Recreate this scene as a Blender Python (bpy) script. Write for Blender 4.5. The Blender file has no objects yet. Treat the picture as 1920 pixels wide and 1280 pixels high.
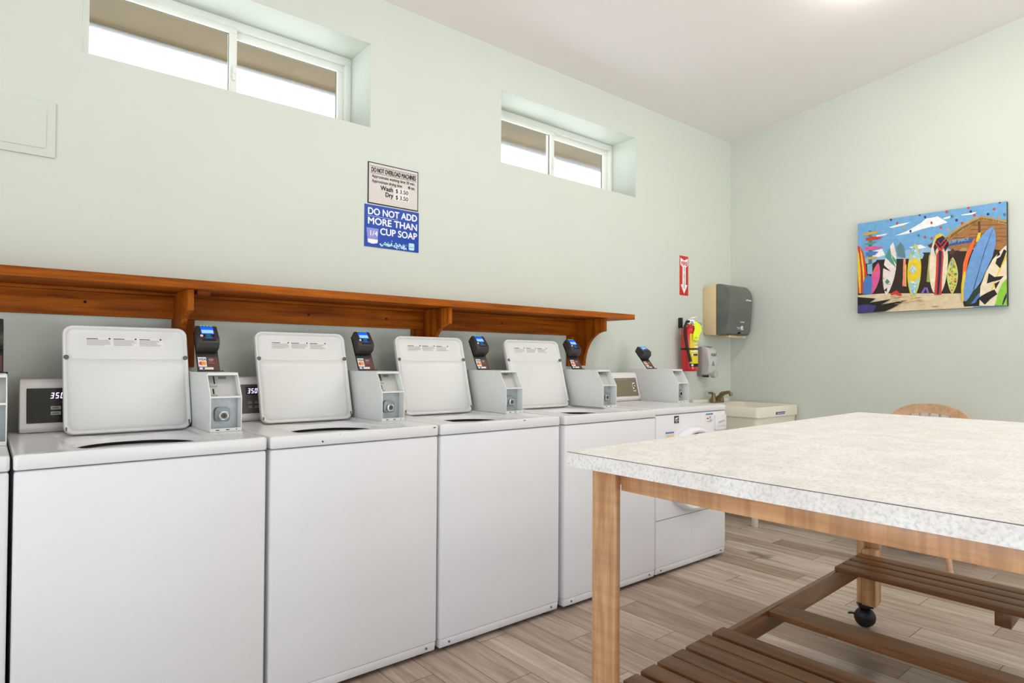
WORLD=2.9; EXPO=-0.17; LAMPS=43
import bpy, bmesh, math, random
from mathutils import Vector, Matrix
random.seed(4)
S=bpy.context.scene
COL=S.collection
PI=math.pi

# ---------------------------------------------------------------- colours / materials
def lin(c):
    if isinstance(c,str): c=[int(c[i:i+2],16)/255 for i in (0,2,4)]
    return tuple((v/12.92 if v<=.04045 else ((v+.055)/1.055)**2.4) for v in c)+(1,)
def new_mat(name):
    m=bpy.data.materials.new(name); m.use_nodes=True
    nt=m.node_tree; b=nt.nodes['Principled BSDF']
    return m,nt,b
def N(nt,t,**k):
    n=nt.nodes.new(t)
    for a,v in k.items(): setattr(n,a,v)
    return n
def mat(name,col,rough=.5,metal=0,noise=0,nscale=20,bump=0,bscale=200,spec=None,coat=0,emit=None,estr=0,trans=0,ior=1.45,alpha=1,bdist=.001):
    m,nt,b=new_mat(name); L=nt.links
    c=lin(col); b.inputs['Base Color'].default_value=c
    b.inputs['Roughness'].default_value=rough; b.inputs['Metallic'].default_value=metal
    if spec is not None: b.inputs['Specular IOR Level'].default_value=spec
    b.inputs['Coat Weight'].default_value=coat
    b.inputs['Transmission Weight'].default_value=trans; b.inputs['IOR'].default_value=ior
    if emit: b.inputs['Emission Color'].default_value=lin(emit); b.inputs['Emission Strength'].default_value=estr
    tc=N(nt,'ShaderNodeTexCoord')
    if noise:
        n=N(nt,'ShaderNodeTexNoise'); n.inputs['Scale'].default_value=nscale; n.inputs['Detail'].default_value=4
        L.new(tc.outputs['Object'],n.inputs['Vector'])
        r=N(nt,'ShaderNodeValToRGB')
        r.color_ramp.elements[0].position=.3; r.color_ramp.elements[1].position=.7
        r.color_ramp.elements[0].color=tuple(v*(1-noise) for v in c[:3])+(1,)
        r.color_ramp.elements[1].color=tuple(min(1,v*(1+noise*.6)) for v in c[:3])+(1,)
        L.new(n.outputs['Fac'],r.inputs['Fac']); L.new(r.outputs['Color'],b.inputs['Base Color'])
    if bump:
        n=N(nt,'ShaderNodeTexNoise'); n.inputs['Scale'].default_value=bscale; n.inputs['Detail'].default_value=3
        L.new(tc.outputs['Object'],n.inputs['Vector'])
        bn=N(nt,'ShaderNodeBump'); bn.inputs['Strength'].default_value=bump; bn.inputs['Distance'].default_value=bdist
        L.new(n.outputs['Fac'],bn.inputs['Height']); L.new(bn.outputs['Normal'],b.inputs['Normal'])
    return m
def wood(name,c1,c2,axis='X',rough=.35,scale=1.0,coat=.2,figure=0.0,spec=.5):
    m,nt,b=new_mat(name); L=nt.links
    tc=N(nt,'ShaderNodeTexCoord'); mp=N(nt,'ShaderNodeMapping')
    s=[28*scale]*3; s['XYZ'.index(axis)]=1.6*scale
    mp.inputs['Scale'].default_value=s
    L.new(tc.outputs['Object'],mp.inputs['Vector'])
    n=N(nt,'ShaderNodeTexNoise'); n.inputs['Scale'].default_value=1; n.inputs['Detail'].default_value=6; n.inputs['Roughness'].default_value=.65; n.inputs['Distortion'].default_value=.4
    L.new(mp.outputs['Vector'],n.inputs['Vector'])
    r=N(nt,'ShaderNodeValToRGB'); r.color_ramp.elements[0].position=.32; r.color_ramp.elements[1].position=.68
    r.color_ramp.elements[0].color=lin(c1); r.color_ramp.elements[1].color=lin(c2)
    L.new(n.outputs['Fac'],r.inputs['Fac'])
    n2=N(nt,'ShaderNodeTexNoise'); n2.inputs['Scale'].default_value=5*scale; n2.inputs['Detail'].default_value=3
    L.new(tc.outputs['Object'],n2.inputs['Vector'])
    mx=N(nt,'ShaderNodeMix',data_type='RGBA',blend_type='MULTIPLY'); mx.inputs['Factor'].default_value=.45
    r2=N(nt,'ShaderNodeValToRGB'); r2.color_ramp.elements[0].position=.35; r2.color_ramp.elements[1].position=.65
    r2.color_ramp.elements[0].color=(.62,.58,.54,1); r2.color_ramp.elements[1].color=(1,1,1,1)
    L.new(n2.outputs['Fac'],r2.inputs['Fac'])
    L.new(r.outputs['Color'],mx.inputs[6]); L.new(r2.outputs['Color'],mx.inputs[7])
    out=mx.outputs[2]
    if figure:   # cross-grain figure (curly maple)
        mp3=N(nt,'ShaderNodeMapping'); s3=[4]*3; s3['XYZ'.index(axis)]=60; mp3.inputs['Scale'].default_value=s3
        L.new(tc.outputs['Object'],mp3.inputs['Vector'])
        n3=N(nt,'ShaderNodeTexNoise'); n3.inputs['Scale'].default_value=1; n3.inputs['Detail'].default_value=2
        L.new(mp3.outputs['Vector'],n3.inputs['Vector'])
        r3=N(nt,'ShaderNodeValToRGB'); r3.color_ramp.elements[0].position=.38; r3.color_ramp.elements[1].position=.6
        r3.color_ramp.elements[0].color=(.74,.68,.62,1); r3.color_ramp.elements[1].color=(1,1,1,1)
        L.new(n3.outputs['Fac'],r3.inputs['Fac'])
        m3=N(nt,'ShaderNodeMix',data_type='RGBA',blend_type='MULTIPLY'); m3.inputs['Factor'].default_value=figure
        L.new(out,m3.inputs[6]); L.new(r3.outputs['Color'],m3.inputs[7]); out=m3.outputs[2]
    L.new(out,b.inputs['Base Color'])
    b.inputs['Specular IOR Level'].default_value=spec; b.inputs['Roughness'].default_value=rough; b.inputs['Coat Weight'].default_value=coat; b.inputs['Coat Roughness'].default_value=.2
    bn=N(nt,'ShaderNodeBump'); bn.inputs['Strength'].default_value=.12; bn.inputs['Distance'].default_value=.002
    L.new(n.outputs['Fac'],bn.inputs['Height']); L.new(bn.outputs['Normal'],b.inputs['Normal'])
    return m

def floor_mat():
    m,nt,b=new_mat('floor_planks'); L=nt.links
    tc=N(nt,'ShaderNodeTexCoord'); sp=N(nt,'ShaderNodeSeparateXYZ'); L.new(tc.outputs['Object'],sp.inputs[0])
    def M(op,a,bv=None,c=None):
        n=N(nt,'ShaderNodeMath',operation=op)
        for i,v in enumerate((a,bv,c)):
            if v is None: continue
            if isinstance(v,(int,float)): n.inputs[i].default_value=v
            else: L.new(v,n.inputs[i])
        return n.outputs[0]
    W,LEN=.152,.91
    xs=M('DIVIDE',M('SUBTRACT',sp.outputs['X'],2.27),W)
    strip=M('FLOOR',xs); fx=M('FRACT',xs)
    yv=M('DIVIDE',M('SUBTRACT',M('SUBTRACT',sp.outputs['Y'],1.738),M('MULTIPLY',strip,.339)),LEN)
    fy=M('FRACT',yv); row=M('FLOOR',yv)
    gx=M('MINIMUM',fx,M('SUBTRACT',1,fx)); gy=M('MINIMUM',fy,M('SUBTRACT',1,fy))
    g=M('MINIMUM',M('MULTIPLY',gx,W),M('MULTIPLY',gy,LEN))
    grout=M('LESS_THAN',g,.0016)
    cv=N(nt,'ShaderNodeCombineXYZ'); L.new(strip,cv.inputs[0]); L.new(row,cv.inputs[1])
    wn=N(nt,'ShaderNodeTexWhiteNoise'); wn.noise_dimensions='3D'; L.new(cv.outputs[0],wn.inputs['Vector'])
    # grain, shifted per plank
    gv=N(nt,'ShaderNodeCombineXYZ')
    L.new(M('MULTIPLY',sp.outputs['X'],30),gv.inputs[0])
    L.new(M('ADD',M('MULTIPLY',sp.outputs['Y'],2.2),M('MULTIPLY',wn.outputs['Value'],37)),gv.inputs[1])
    L.new(M('MULTIPLY',wn.outputs['Value'],11),gv.inputs[2])
    n=N(nt,'ShaderNodeTexNoise'); n.inputs['Scale'].default_value=1; n.inputs['Detail'].default_value=7; n.inputs['Roughness'].default_value=.62; n.inputs['Distortion'].default_value=.8
    L.new(gv.outputs[0],n.inputs['Vector'])
    r=N(nt,'ShaderNodeValToRGB'); e=r.color_ramp.elements
    e[0].position=.25; e[0].color=lin('9b8878'); e[1].position=.72; e[1].color=lin('d8cabe')
    k=e.new(.45); k.color=lin('baa899')
    L.new(n.outputs['Fac'],r.inputs['Fac'])
    tone=N(nt,'ShaderNodeValToRGB'); tone.color_ramp.elements[0].color=lin('cabfb6'); tone.color_ramp.elements[1].color=lin('ffffff')
    L.new(wn.outputs['Value'],tone.inputs['Fac'])
    mx=N(nt,'ShaderNodeMix',data_type='RGBA',blend_type='MULTIPLY'); mx.inputs['Factor'].default_value=1
    L.new(r.outputs['Color'],mx.inputs[6]); L.new(tone.outputs['Color'],mx.inputs[7])
    # knots
    vo=N(nt,'ShaderNodeTexNoise'); vo.inputs['Scale'].default_value=3.1; vo.inputs['Detail'].default_value=2
    L.new(tc.outputs['Object'],vo.inputs['Vector'])
    kr=N(nt,'ShaderNodeValToRGB'); kr.color_ramp.elements[0].position=.66; kr.color_ramp.elements[1].position=.8
    kr.color_ramp.elements[0].color=(0,0,0,1); kr.color_ramp.elements[1].color=(1,1,1,1)
    L.new(vo.outputs['Fac'],kr.inputs['Fac'])
    mk=N(nt,'ShaderNodeMix',data_type='RGBA'); L.new(kr.outputs['Color'],mk.inputs['Factor']); L.new(mx.outputs[2],mk.inputs[6]); mk.inputs[7].default_value=lin('6f6258')
    mg=N(nt,'ShaderNodeMix',data_type='RGBA'); L.new(grout,mg.inputs['Factor']); L.new(mk.outputs[2],mg.inputs[6]); mg.inputs[7].default_value=lin('5d5047')
    L.new(mg.outputs[2],b.inputs['Base Color']); b.inputs['Roughness'].default_value=.48
    bn=N(nt,'ShaderNodeBump'); bn.inputs['Strength'].default_value=.35; bn.inputs['Distance'].default_value=.002; bn.invert=True
    L.new(grout,bn.inputs['Height']); L.new(bn.outputs['Normal'],b.inputs['Normal'])
    return m
def laminate_mat():
    m,nt,b=new_mat('speckled_laminate'); L=nt.links
    tc=N(nt,'ShaderNodeTexCoord')
    n=N(nt,'ShaderNodeTexNoise'); n.inputs['Scale'].default_value=130; n.inputs['Detail'].default_value=5; n.inputs['Roughness'].default_value=.62
    L.new(tc.outputs['Object'],n.inputs['Vector'])
    r=N(nt,'ShaderNodeValToRGB'); e=r.color_ramp.elements
    e[0].position=.30; e[0].color=lin('cbccce'); e[1].position=.53; e[1].color=lin('f4f0ed'); k=e.new(.43); k.color=lin('e3e2e1')
    L.new(n.outputs['Fac'],r.inputs['Fac'])
    n2=N(nt,'ShaderNodeTexNoise'); n2.inputs['Scale'].default_value=13; n2.inputs['Detail'].default_value=4
    L.new(tc.outputs['Object'],n2.inputs['Vector'])
    r2=N(nt,'ShaderNodeValToRGB'); r2.color_ramp.elements[0].position=.35; r2.color_ramp.elements[1].position=.6
    r2.color_ramp.elements[0].color=lin('f5f2ef'); r2.color_ramp.elements[1].color=(1,1,1,1)
    L.new(n2.outputs['Fac'],r2.inputs['Fac'])
    mx=N(nt,'ShaderNodeMix',data_type='RGBA',blend_type='MULTIPLY'); mx.inputs['Factor'].default_value=1
    L.new(r.outputs['Color'],mx.inputs[6]); L.new(r2.outputs['Color'],mx.inputs[7]); L.new(mx.outputs[2],b.inputs['Base Color'])
    b.inputs['Roughness'].default_value=.38
    return m
def glass_frost():
    m,nt,b=new_mat('obscure_glass'); L=nt.links
    b.inputs['Base Color'].default_value=(.93,.96,.95,1)
    b.inputs['Transmission Weight'].default_value=1; b.inputs['Roughness'].default_value=.05; b.inputs['IOR'].default_value=1.06
    tc=N(nt,'ShaderNodeTexCoord'); n=N(nt,'ShaderNodeTexNoise'); n.inputs['Scale'].default_value=420; n.inputs['Detail'].default_value=2
    L.new(tc.outputs['Object'],n.inputs['Vector'])
    bn=N(nt,'ShaderNodeBump'); bn.inputs['Strength'].default_value=1.0; bn.inputs['Distance'].default_value=.0005
    L.new(n.outputs['Fac'],bn.inputs['Height']); L.new(bn.outputs['Normal'],b.inputs['Normal'])
    tr=N(nt,'ShaderNodeBsdfTransparent'); tr.inputs['Color'].default_value=(.9,.95,.94,1)
    ms=N(nt,'ShaderNodeMixShader'); ms.inputs[0].default_value=.22
    L.new(b.outputs[0],ms.inputs[1]); L.new(tr.outputs[0],ms.inputs[2]); L.new(ms.outputs[0],nt.nodes['Material Output'].inputs['Surface'])
    return m

WALL=mat('wall_paint','cfd5cb',.55,bump=.25,bscale=260,noise=.015,nscale=3)
CEIL=mat('ceiling_paint','f0ebea',.6,bump=.2,bscale=220)
VINYL=mat('white_vinyl','eceee8',.35,noise=.02,nscale=6)
WHITE=mat('appliance_enamel','e6e5e8',.55,spec=.3,noise=.012,nscale=5)
WHITET=mat('worktop_enamel','e6e5e6',.2,noise=.012,nscale=5)
TUBSHADE=mat('tub_inside_shade','2b2927',.5,noise=.05)  # shade inside the steel basket put into a dark base colour
WHITE2=mat('coin_box_enamel','dfe2df',.38,noise=.02,nscale=9)
LIDW=mat('lid_enamel','e0e0dd',.3,coat=.0,noise=.02,nscale=4)
CONS=mat('console_plastic','e6e2df',.35,noise=.01)
BLACKP=mat('black_panel','1d1917',.25,noise=.05)
GREYP=mat('grey_panel','5c524d',.35,noise=.05)
TANP=mat('tan_panel','7f735d',.45,noise=.04)
BLACK=mat('black_plastic','121212',.4,noise=.05)
DARK=mat('dark_slot','070707',.7,noise=.05)
DGREY=mat('reader_plastic','3b3836',.42,noise=.06,nscale=40)
GREY=mat('grey_rubber','6c6c6b',.6,noise=.05)
GALV=mat('galvanised_steel','b4b9bb',.4,metal=.35,noise=.08,nscale=60)
LOCKM=mat('lock_plate','8f9598',.35,metal=.5,noise=.05)
CHROME=mat('chrome','d5d7d8',.15,metal=1,noise=.02)
LGREY=mat('light_grey_panel','bcbab6',.4,noise=.04)
PAPER=mat('white_sticker','e9e6e2',.5,noise=.02)
INK=mat('black_ink','1b1a1b',.6,noise=.05)
INKG=mat('grey_ink','77706c',.6,noise=.05)
SCREEN=mat('blue_screen','1a50d0',.3,emit='1f50e0',estr=.9,noise=.05)
SCREEN2=mat('pale_screen','9cc6ff',.3,emit='6fb0ff',estr=.8,noise=.05)
LEDG=mat('green_light','18c060',.3,emit='10d060',estr=1.5,noise=.05)
LEDM=mat('green_key_label','2f8a4a',.5,noise=.05)
STKB=mat('sticker_blue','5f86b4',.5,noise=.05)
STKO=mat('sticker_peach','ecc79c',.5,noise=.05)
LEDV=mat('violet_digits','e8d8ff',.3,emit='e6d4ff',estr=1.6,noise=.02)
MAROON=mat('maroon_sticker','5b3634',.5,noise=.08)
RED=mat('signal_red','d3281f',.5,noise=.04)
MCR=mat('logo_red','e24a2a',.5,noise=.03)
MCO=mat('logo_orange','f29a38',.5,noise=.03)
VISAB=mat('logo_navy','2b3568',.5,noise=.03)
BLUE=mat('sign_blue','0743aa',.45,noise=.03,nscale=8)
SIGNW=mat('sign_white','f4f4f4',.45,noise=.02)
SIGNG=mat('sign_grey','d5cdc8',.5,noise=.03,nscale=8)
LILAC=mat('cup_lilac','8f93d6',.5,noise=.05)
CYANI=mat('soap_cyan','bfeaf2',.5,noise=.05)
SHELFW=wood('shelf_wood','6e2f02','c26a12','X',.55,coat=.0,spec=.15)
SHELFV=wood('bracket_wood','6e2f02','c26a12','Z',.55,coat=.0,spec=.15)
LEGW=wood('leg_maple','b57d4c','e6b888','Z',.4,1.2,figure=.35)
APRW=wood('apron_maple','c08654','e4b486','Y',.4,1,figure=.8)
APRX=wood('apron_maple_side','c08654','e4b486','X',.4,1,figure=.8)
SLATW=wood('slat_wood','6e4526','96683f','Y',.45,1.3,coat=.05,spec=.3)
RAILW=wood('rail_wood','623a18','8a5a30','X',.35,1.2,coat=.3)
CHAIRW=wood('beech_chair','c69a74','e0bb97','X',.35,.8,coat=.2)
LAM=laminate_mat()
EDGEL=mat('laminate_seam','5a4e4c',.6,noise=.1)
GLASS=glass_frost()
SOFFIT=mat('eave_paint','514022',.7,noise=.25,nscale=2.5)
SINKW=mat('sink_plastic','e6e0cf',.35,noise=.02,nscale=6)
BRONZE=mat('brushed_bronze','8a7a62',.3,metal=.9,noise=.08,nscale=50)
BEIGE=mat('dispenser_beige','dcc79b',.4,noise=.02)
SMOKE=mat('smoked_plastic','8f958d',.22,noise=.03,trans=.5,ior=1.1)
ROLL=mat('paper_roll','b49a80',.8,noise=.05)
ROLLC=mat('roll_core','2c3850',.6,noise=.05)
SOAPG=mat('soap_grey','c9c8c6',.4,noise=.02)
SOAPD=mat('soap_dark_grey','8e8885',.5,noise=.03)
SOAPT=mat('soap_window','b6bcae',.3,noise=.05)
EXTRED=mat('extinguisher_red','c8141c',.22,coat=.6,noise=.03)
YEL=mat('label_yellow','e8d018',.5,noise=.04)
TAGY=mat('tag_yellow','e9f71c',.55,noise=.03)
FRAMEB=mat('canvas_edge','2e2b22',.6,noise=.05)
LAMP=mat('lamp_glass','ffffff',.4,emit='fff6ee',estr=LAMPS,noise=.01)
FLOOR=floor_mat()

# ---------------------------------------------------------------- mesh building
class MB:
    def __init__(s,smooth=35): s.bm=bmesh.new(); s.mats=[]; s.cur=0; s.smooth=smooth
    def m(s,mt):
        if mt not in s.mats: s.mats.append(mt)
        s.cur=s.mats.index(mt); return s
    def _f(s,vs):
        try: f=s.bm.faces.new(vs)
        except ValueError: return None
        f.material_index=s.cur; return f
    def box(s,x0,x1,y0,y1,z0,z1,bev=0,seg=2,T=None):
        P=[(x,y,z) for x in(x0,x1) for y in(y0,y1) for z in(z0,z1)]
        v=[s.bm.verts.new(T(*p) if T else p) for p in P]
        fs=[s._f([v[i] for i in q]) for q in ((0,1,3,2),(4,6,7,5),(0,4,5,1),(2,3,7,6),(0,2,6,4),(1,5,7,3))]
        if bev:
            es=set(e for f in fs for e in f.edges)
            bmesh.ops.bevel(s.bm,geom=list(es),offset=bev,segments=seg,affect='EDGES',profile=.5,material=s.cur)
        return s
    def prism(s,poly,ax,a,b,bev=0,T=None,seg=2):
        # poly: 2D points in the two remaining axes (order x,y,z without ax)
        def mk(p,t):
            q=list(p); q.insert(ax,t); return T(*q) if T else tuple(q)
        A=[s.bm.verts.new(mk(p,a)) for p in poly]; B=[s.bm.verts.new(mk(p,b)) for p in poly]
        n=len(poly); fs=[s._f(A),s._f(B[::-1])]
        for i in range(n): fs.append(s._f([A[i],B[i],B[(i+1)%n],A[(i+1)%n]]))
        if bev:
            es=set(e for f in fs if f for e in f.edges)
            bmesh.ops.bevel(s.bm,geom=list(es),offset=bev,segments=seg,affect='EDGES',profile=.5,material=s.cur)
        return s
    def poly(s,pts): s._f([s.bm.verts.new(p) for p in pts]); return s
    def loops(s,Ls,cap0=True,cap1=True):
        R=[[s.bm.verts.new(p) for p in L] for L in Ls]; n=len(R[0])
        for a,b in zip(R,R[1:]):
            for i in range(n): s._f([a[i],a[(i+1)%n],b[(i+1)%n],b[i]])
        if cap0: s._f(R[0][::-1])
        if cap1: s._f(R[-1])
        return s
    def cyl(s,p0,p1,r0,r1=None,n=20,cap=True):
        r1=r0 if r1 is None else r1
        p0=Vector(p0);p1=Vector(p1);d=(p1-p0).normalized()
        u=d.orthogonal().normalized();w=d.cross(u)
        L=[[p+(u*math.cos(2*PI*i/n)+w*math.sin(2*PI*i/n))*r for i in range(n)] for p,r in((p0,r0),(p1,r1))]
        return s.loops(L,cap,cap)
    def lathe(s,c,prof,n=28,ax=2):
        Ls=[]
        for r,h in prof:
            L=[]
            for i in range(n):
                a=2*PI*i/n; q=[r*math.cos(a),r*math.sin(a)]; q.insert(ax,h)
                L.append((c[0]+q[0],c[1]+q[1],c[2]+q[2]))
            Ls.append(L)
        return s.loops(Ls)
    def tube(s,pts,r,n=10,cap=True):
        pts=[Vector(p) for p in pts]; rs=r if isinstance(r,(list,tuple)) else [r]*len(pts)
        Ls=[];u=None
        for i,p in enumerate(pts):
            d=(pts[min(i+1,len(pts)-1)]-pts[max(i-1,0)]).normalized()
            if u is None: u=d.orthogonal().normalized()
            u=(u-d*u.dot(d)).normalized(); w=d.cross(u)
            Ls.append([p+(u*math.cos(2*PI*k/n)+w*math.sin(2*PI*k/n))*rs[i] for k in range(n)])
        return s.loops(Ls,cap,cap)
    def obj(s,name,parent=None,loc=(0,0,0),label=None):
        bmesh.ops.recalc_face_normals(s.bm,faces=s.bm.faces)
        me=bpy.data.meshes.new(name)
        s.bm.to_mesh(me); s.bm.free()
        for mt in s.mats: me.materials.append(mt)
        if s.smooth:
            me.polygons.foreach_set('use_smooth',[True]*len(me.polygons)); me.set_sharp_from_angle(angle=math.radians(s.smooth))
        o=bpy.data.objects.new(name,me); COL.objects.link(o); o.location=loc
        if parent: o.parent=parent
        if label: o['label']=label
        return o
def split_obj(b,name,parent=None,label=None):
    # every separate piece becomes a part of its own
    b.bm.verts.index_update(); b.bm.faces.index_update(); seen=set(); res=[]
    b.bm.faces.ensure_lookup_table()
    for f0 in b.bm.faces:
        if f0.index in seen: continue
        comp=[];st=[f0];seen.add(f0.index)
        while st:
            f=st.pop();comp.append(f)
            for v in f.verts:
                for g in v.link_faces:
                    if g.index not in seen: seen.add(g.index);st.append(g)
        q=MB(b.smooth); q.mats=list(b.mats); mp={}
        for f in comp:
            for v in f.verts:
                if v not in mp: mp[v]=q.bm.verts.new(v.co)
            nf=q.bm.faces.new([mp[v] for v in f.verts]); nf.material_index=f.material_index
        res.append(q.obj(name,parent,label=label))
    b.bm.free(); return res
def M_(mt,smooth=35): return MB(smooth).m(mt)
def tag(o,label,cat,group=None):
    o['label']=label; o['category']=cat
    if group: o['group']=group
    return o
def thing(name,label,cat,loc,group=None,rz=0):
    o=bpy.data.objects.new(name,None); COL.objects.link(o); o.location=loc; o.rotation_euler=(0,0,rz); o.empty_display_size=.1
    return tag(o,label,cat,group)
def struct(o): o['kind']='structure'; return o
def copy_tree(o,parent=None,skip=()):
    c=o.copy(); COL.objects.link(c)
    if parent: c.parent=parent
    for ch in list(o.children):
        if ch.name.split('.')[0] in skip: continue
        copy_tree(ch,c,skip)
    return c
def text(name,s,size,mt,parent,M,align='LEFT',sx=1,bold=0,label=None,ext=.0003,fit=None,shear=0):
    cu=bpy.data.curves.new(name,'FONT'); cu.body=s; cu.size=size; cu.align_x=align; cu.extrude=ext
    cu.resolution_u=4
    t=bpy.data.objects.new('tmp',cu); COL.objects.link(t)
    dg=bpy.context.evaluated_depsgraph_get(); me=bpy.data.meshes.new_from_object(t.evaluated_get(dg))
    bpy.data.objects.remove(t); bpy.data.curves.remove(cu)
    if fit:
        xs=[v.co.x for v in me.vertices]; sx=fit/(max(xs)-min(xs))
    bm=bmesh.new(); bm.from_mesh(me)
    bmesh.ops.scale(bm,verts=bm.verts,vec=(sx,1,1))
    if bold:   # heavier strokes: the outlines laid side by side
        geo=list(bm.verts)+list(bm.edges)+list(bm.faces)
        for k,(dx,dy) in enumerate(((-bold,0),(bold,0),(0,bold),(0,-bold))):
            d=bmesh.ops.duplicate(bm,geom=geo)
            bmesh.ops.translate(bm,verts=[v for v in d['geom'] if isinstance(v,bmesh.types.BMVert)],vec=(dx,dy,.00002*(k+1)))
    bmesh.ops.transform(bm,matrix=M,verts=bm.verts)
    bm.to_mesh(me); bm.free()
    me.materials.clear(); me.materials.append(mt)
    o=bpy.data.objects.new(name,me); COL.objects.link(o)
    if parent: o.parent=parent
    if label: o['label']=label
    return o
SEG={'0':'abcdef','1':'bc','3':'abcdg','5':'acdfg'}
def seg7(name,s,ht,mt,parent,F,x0,s0,pitch=.62):
    # slanted seven-segment digits
    b=M_(mt,0); W_=ht*.46; t=ht*.13
    def bar(cx,cy,w,h): 
        P=[(cx-w,cy-h),(cx+w,cy-h),(cx+w,cy+h),(cx-w,cy+h)]
        b.prism([(x+y*.17,y) for x,y in P],2,0,.0006,T=lambda x,y,z:(F@Vector((x,y,z)))[:])
    for i,c in enumerate(s):
        ox=i*ht*pitch
        for k in SEG[c]:
            if k=='a': bar(ox+W_/2,ht-t/2,W_/2-t*.4,t/2)
            if k=='g': bar(ox+W_/2,ht/2,W_/2-t*.4,t/2)
            if k=='d': bar(ox+W_/2,t/2,W_/2-t*.4,t/2)
            if k=='b': bar(ox+W_-t/2,ht*.75,t/2,ht*.22)
            if k=='c': bar(ox+W_-t/2,ht*.25,t/2,ht*.22)
            if k=='f': bar(ox+t/2,ht*.75,t/2,ht*.22)
            if k=='e': bar(ox+t/2,ht*.25,t/2,ht*.22)
    return b.obj(name,parent)
def frame(o,ex,ey,ez):
    return Matrix(((ex[0],ey[0],ez[0],o[0]),(ex[1],ey[1],ez[1],o[1]),(ex[2],ey[2],ez[2],o[2]),(0,0,0,1)))
def wallA(x,z,y): return frame((x,y,z),(1,0,0),(0,0,1),(0,-1,0))
def sup(a,b,cx,cy,n,K=56):
    L=[]
    for i in range(K):
        t=2*PI*(i+.5)/K; c,s_=math.cos(t),math.sin(t)
        L.append((cx+a*math.copysign(abs(c)**(2/n),c),cy+b*math.copysign(abs(s_)**(2/n),s_)))
    return L
def rrect(x0,x1,y0,y1,r,k=5):
    L=[]
    for cx,cy,a0 in((x1-r,y1-r,0),(x0+r,y1-r,90),(x0+r,y0+r,180),(x1-r,y0+r,270)):
        for i in range(k+1):
            a=math.radians(a0+90*i/k); L.append((cx+r*math.cos(a),cy+r*math.sin(a)))
    return L
CF=1186.485; CPPY=657.055; CANG=(50.18934,.899208,.330820)
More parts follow.
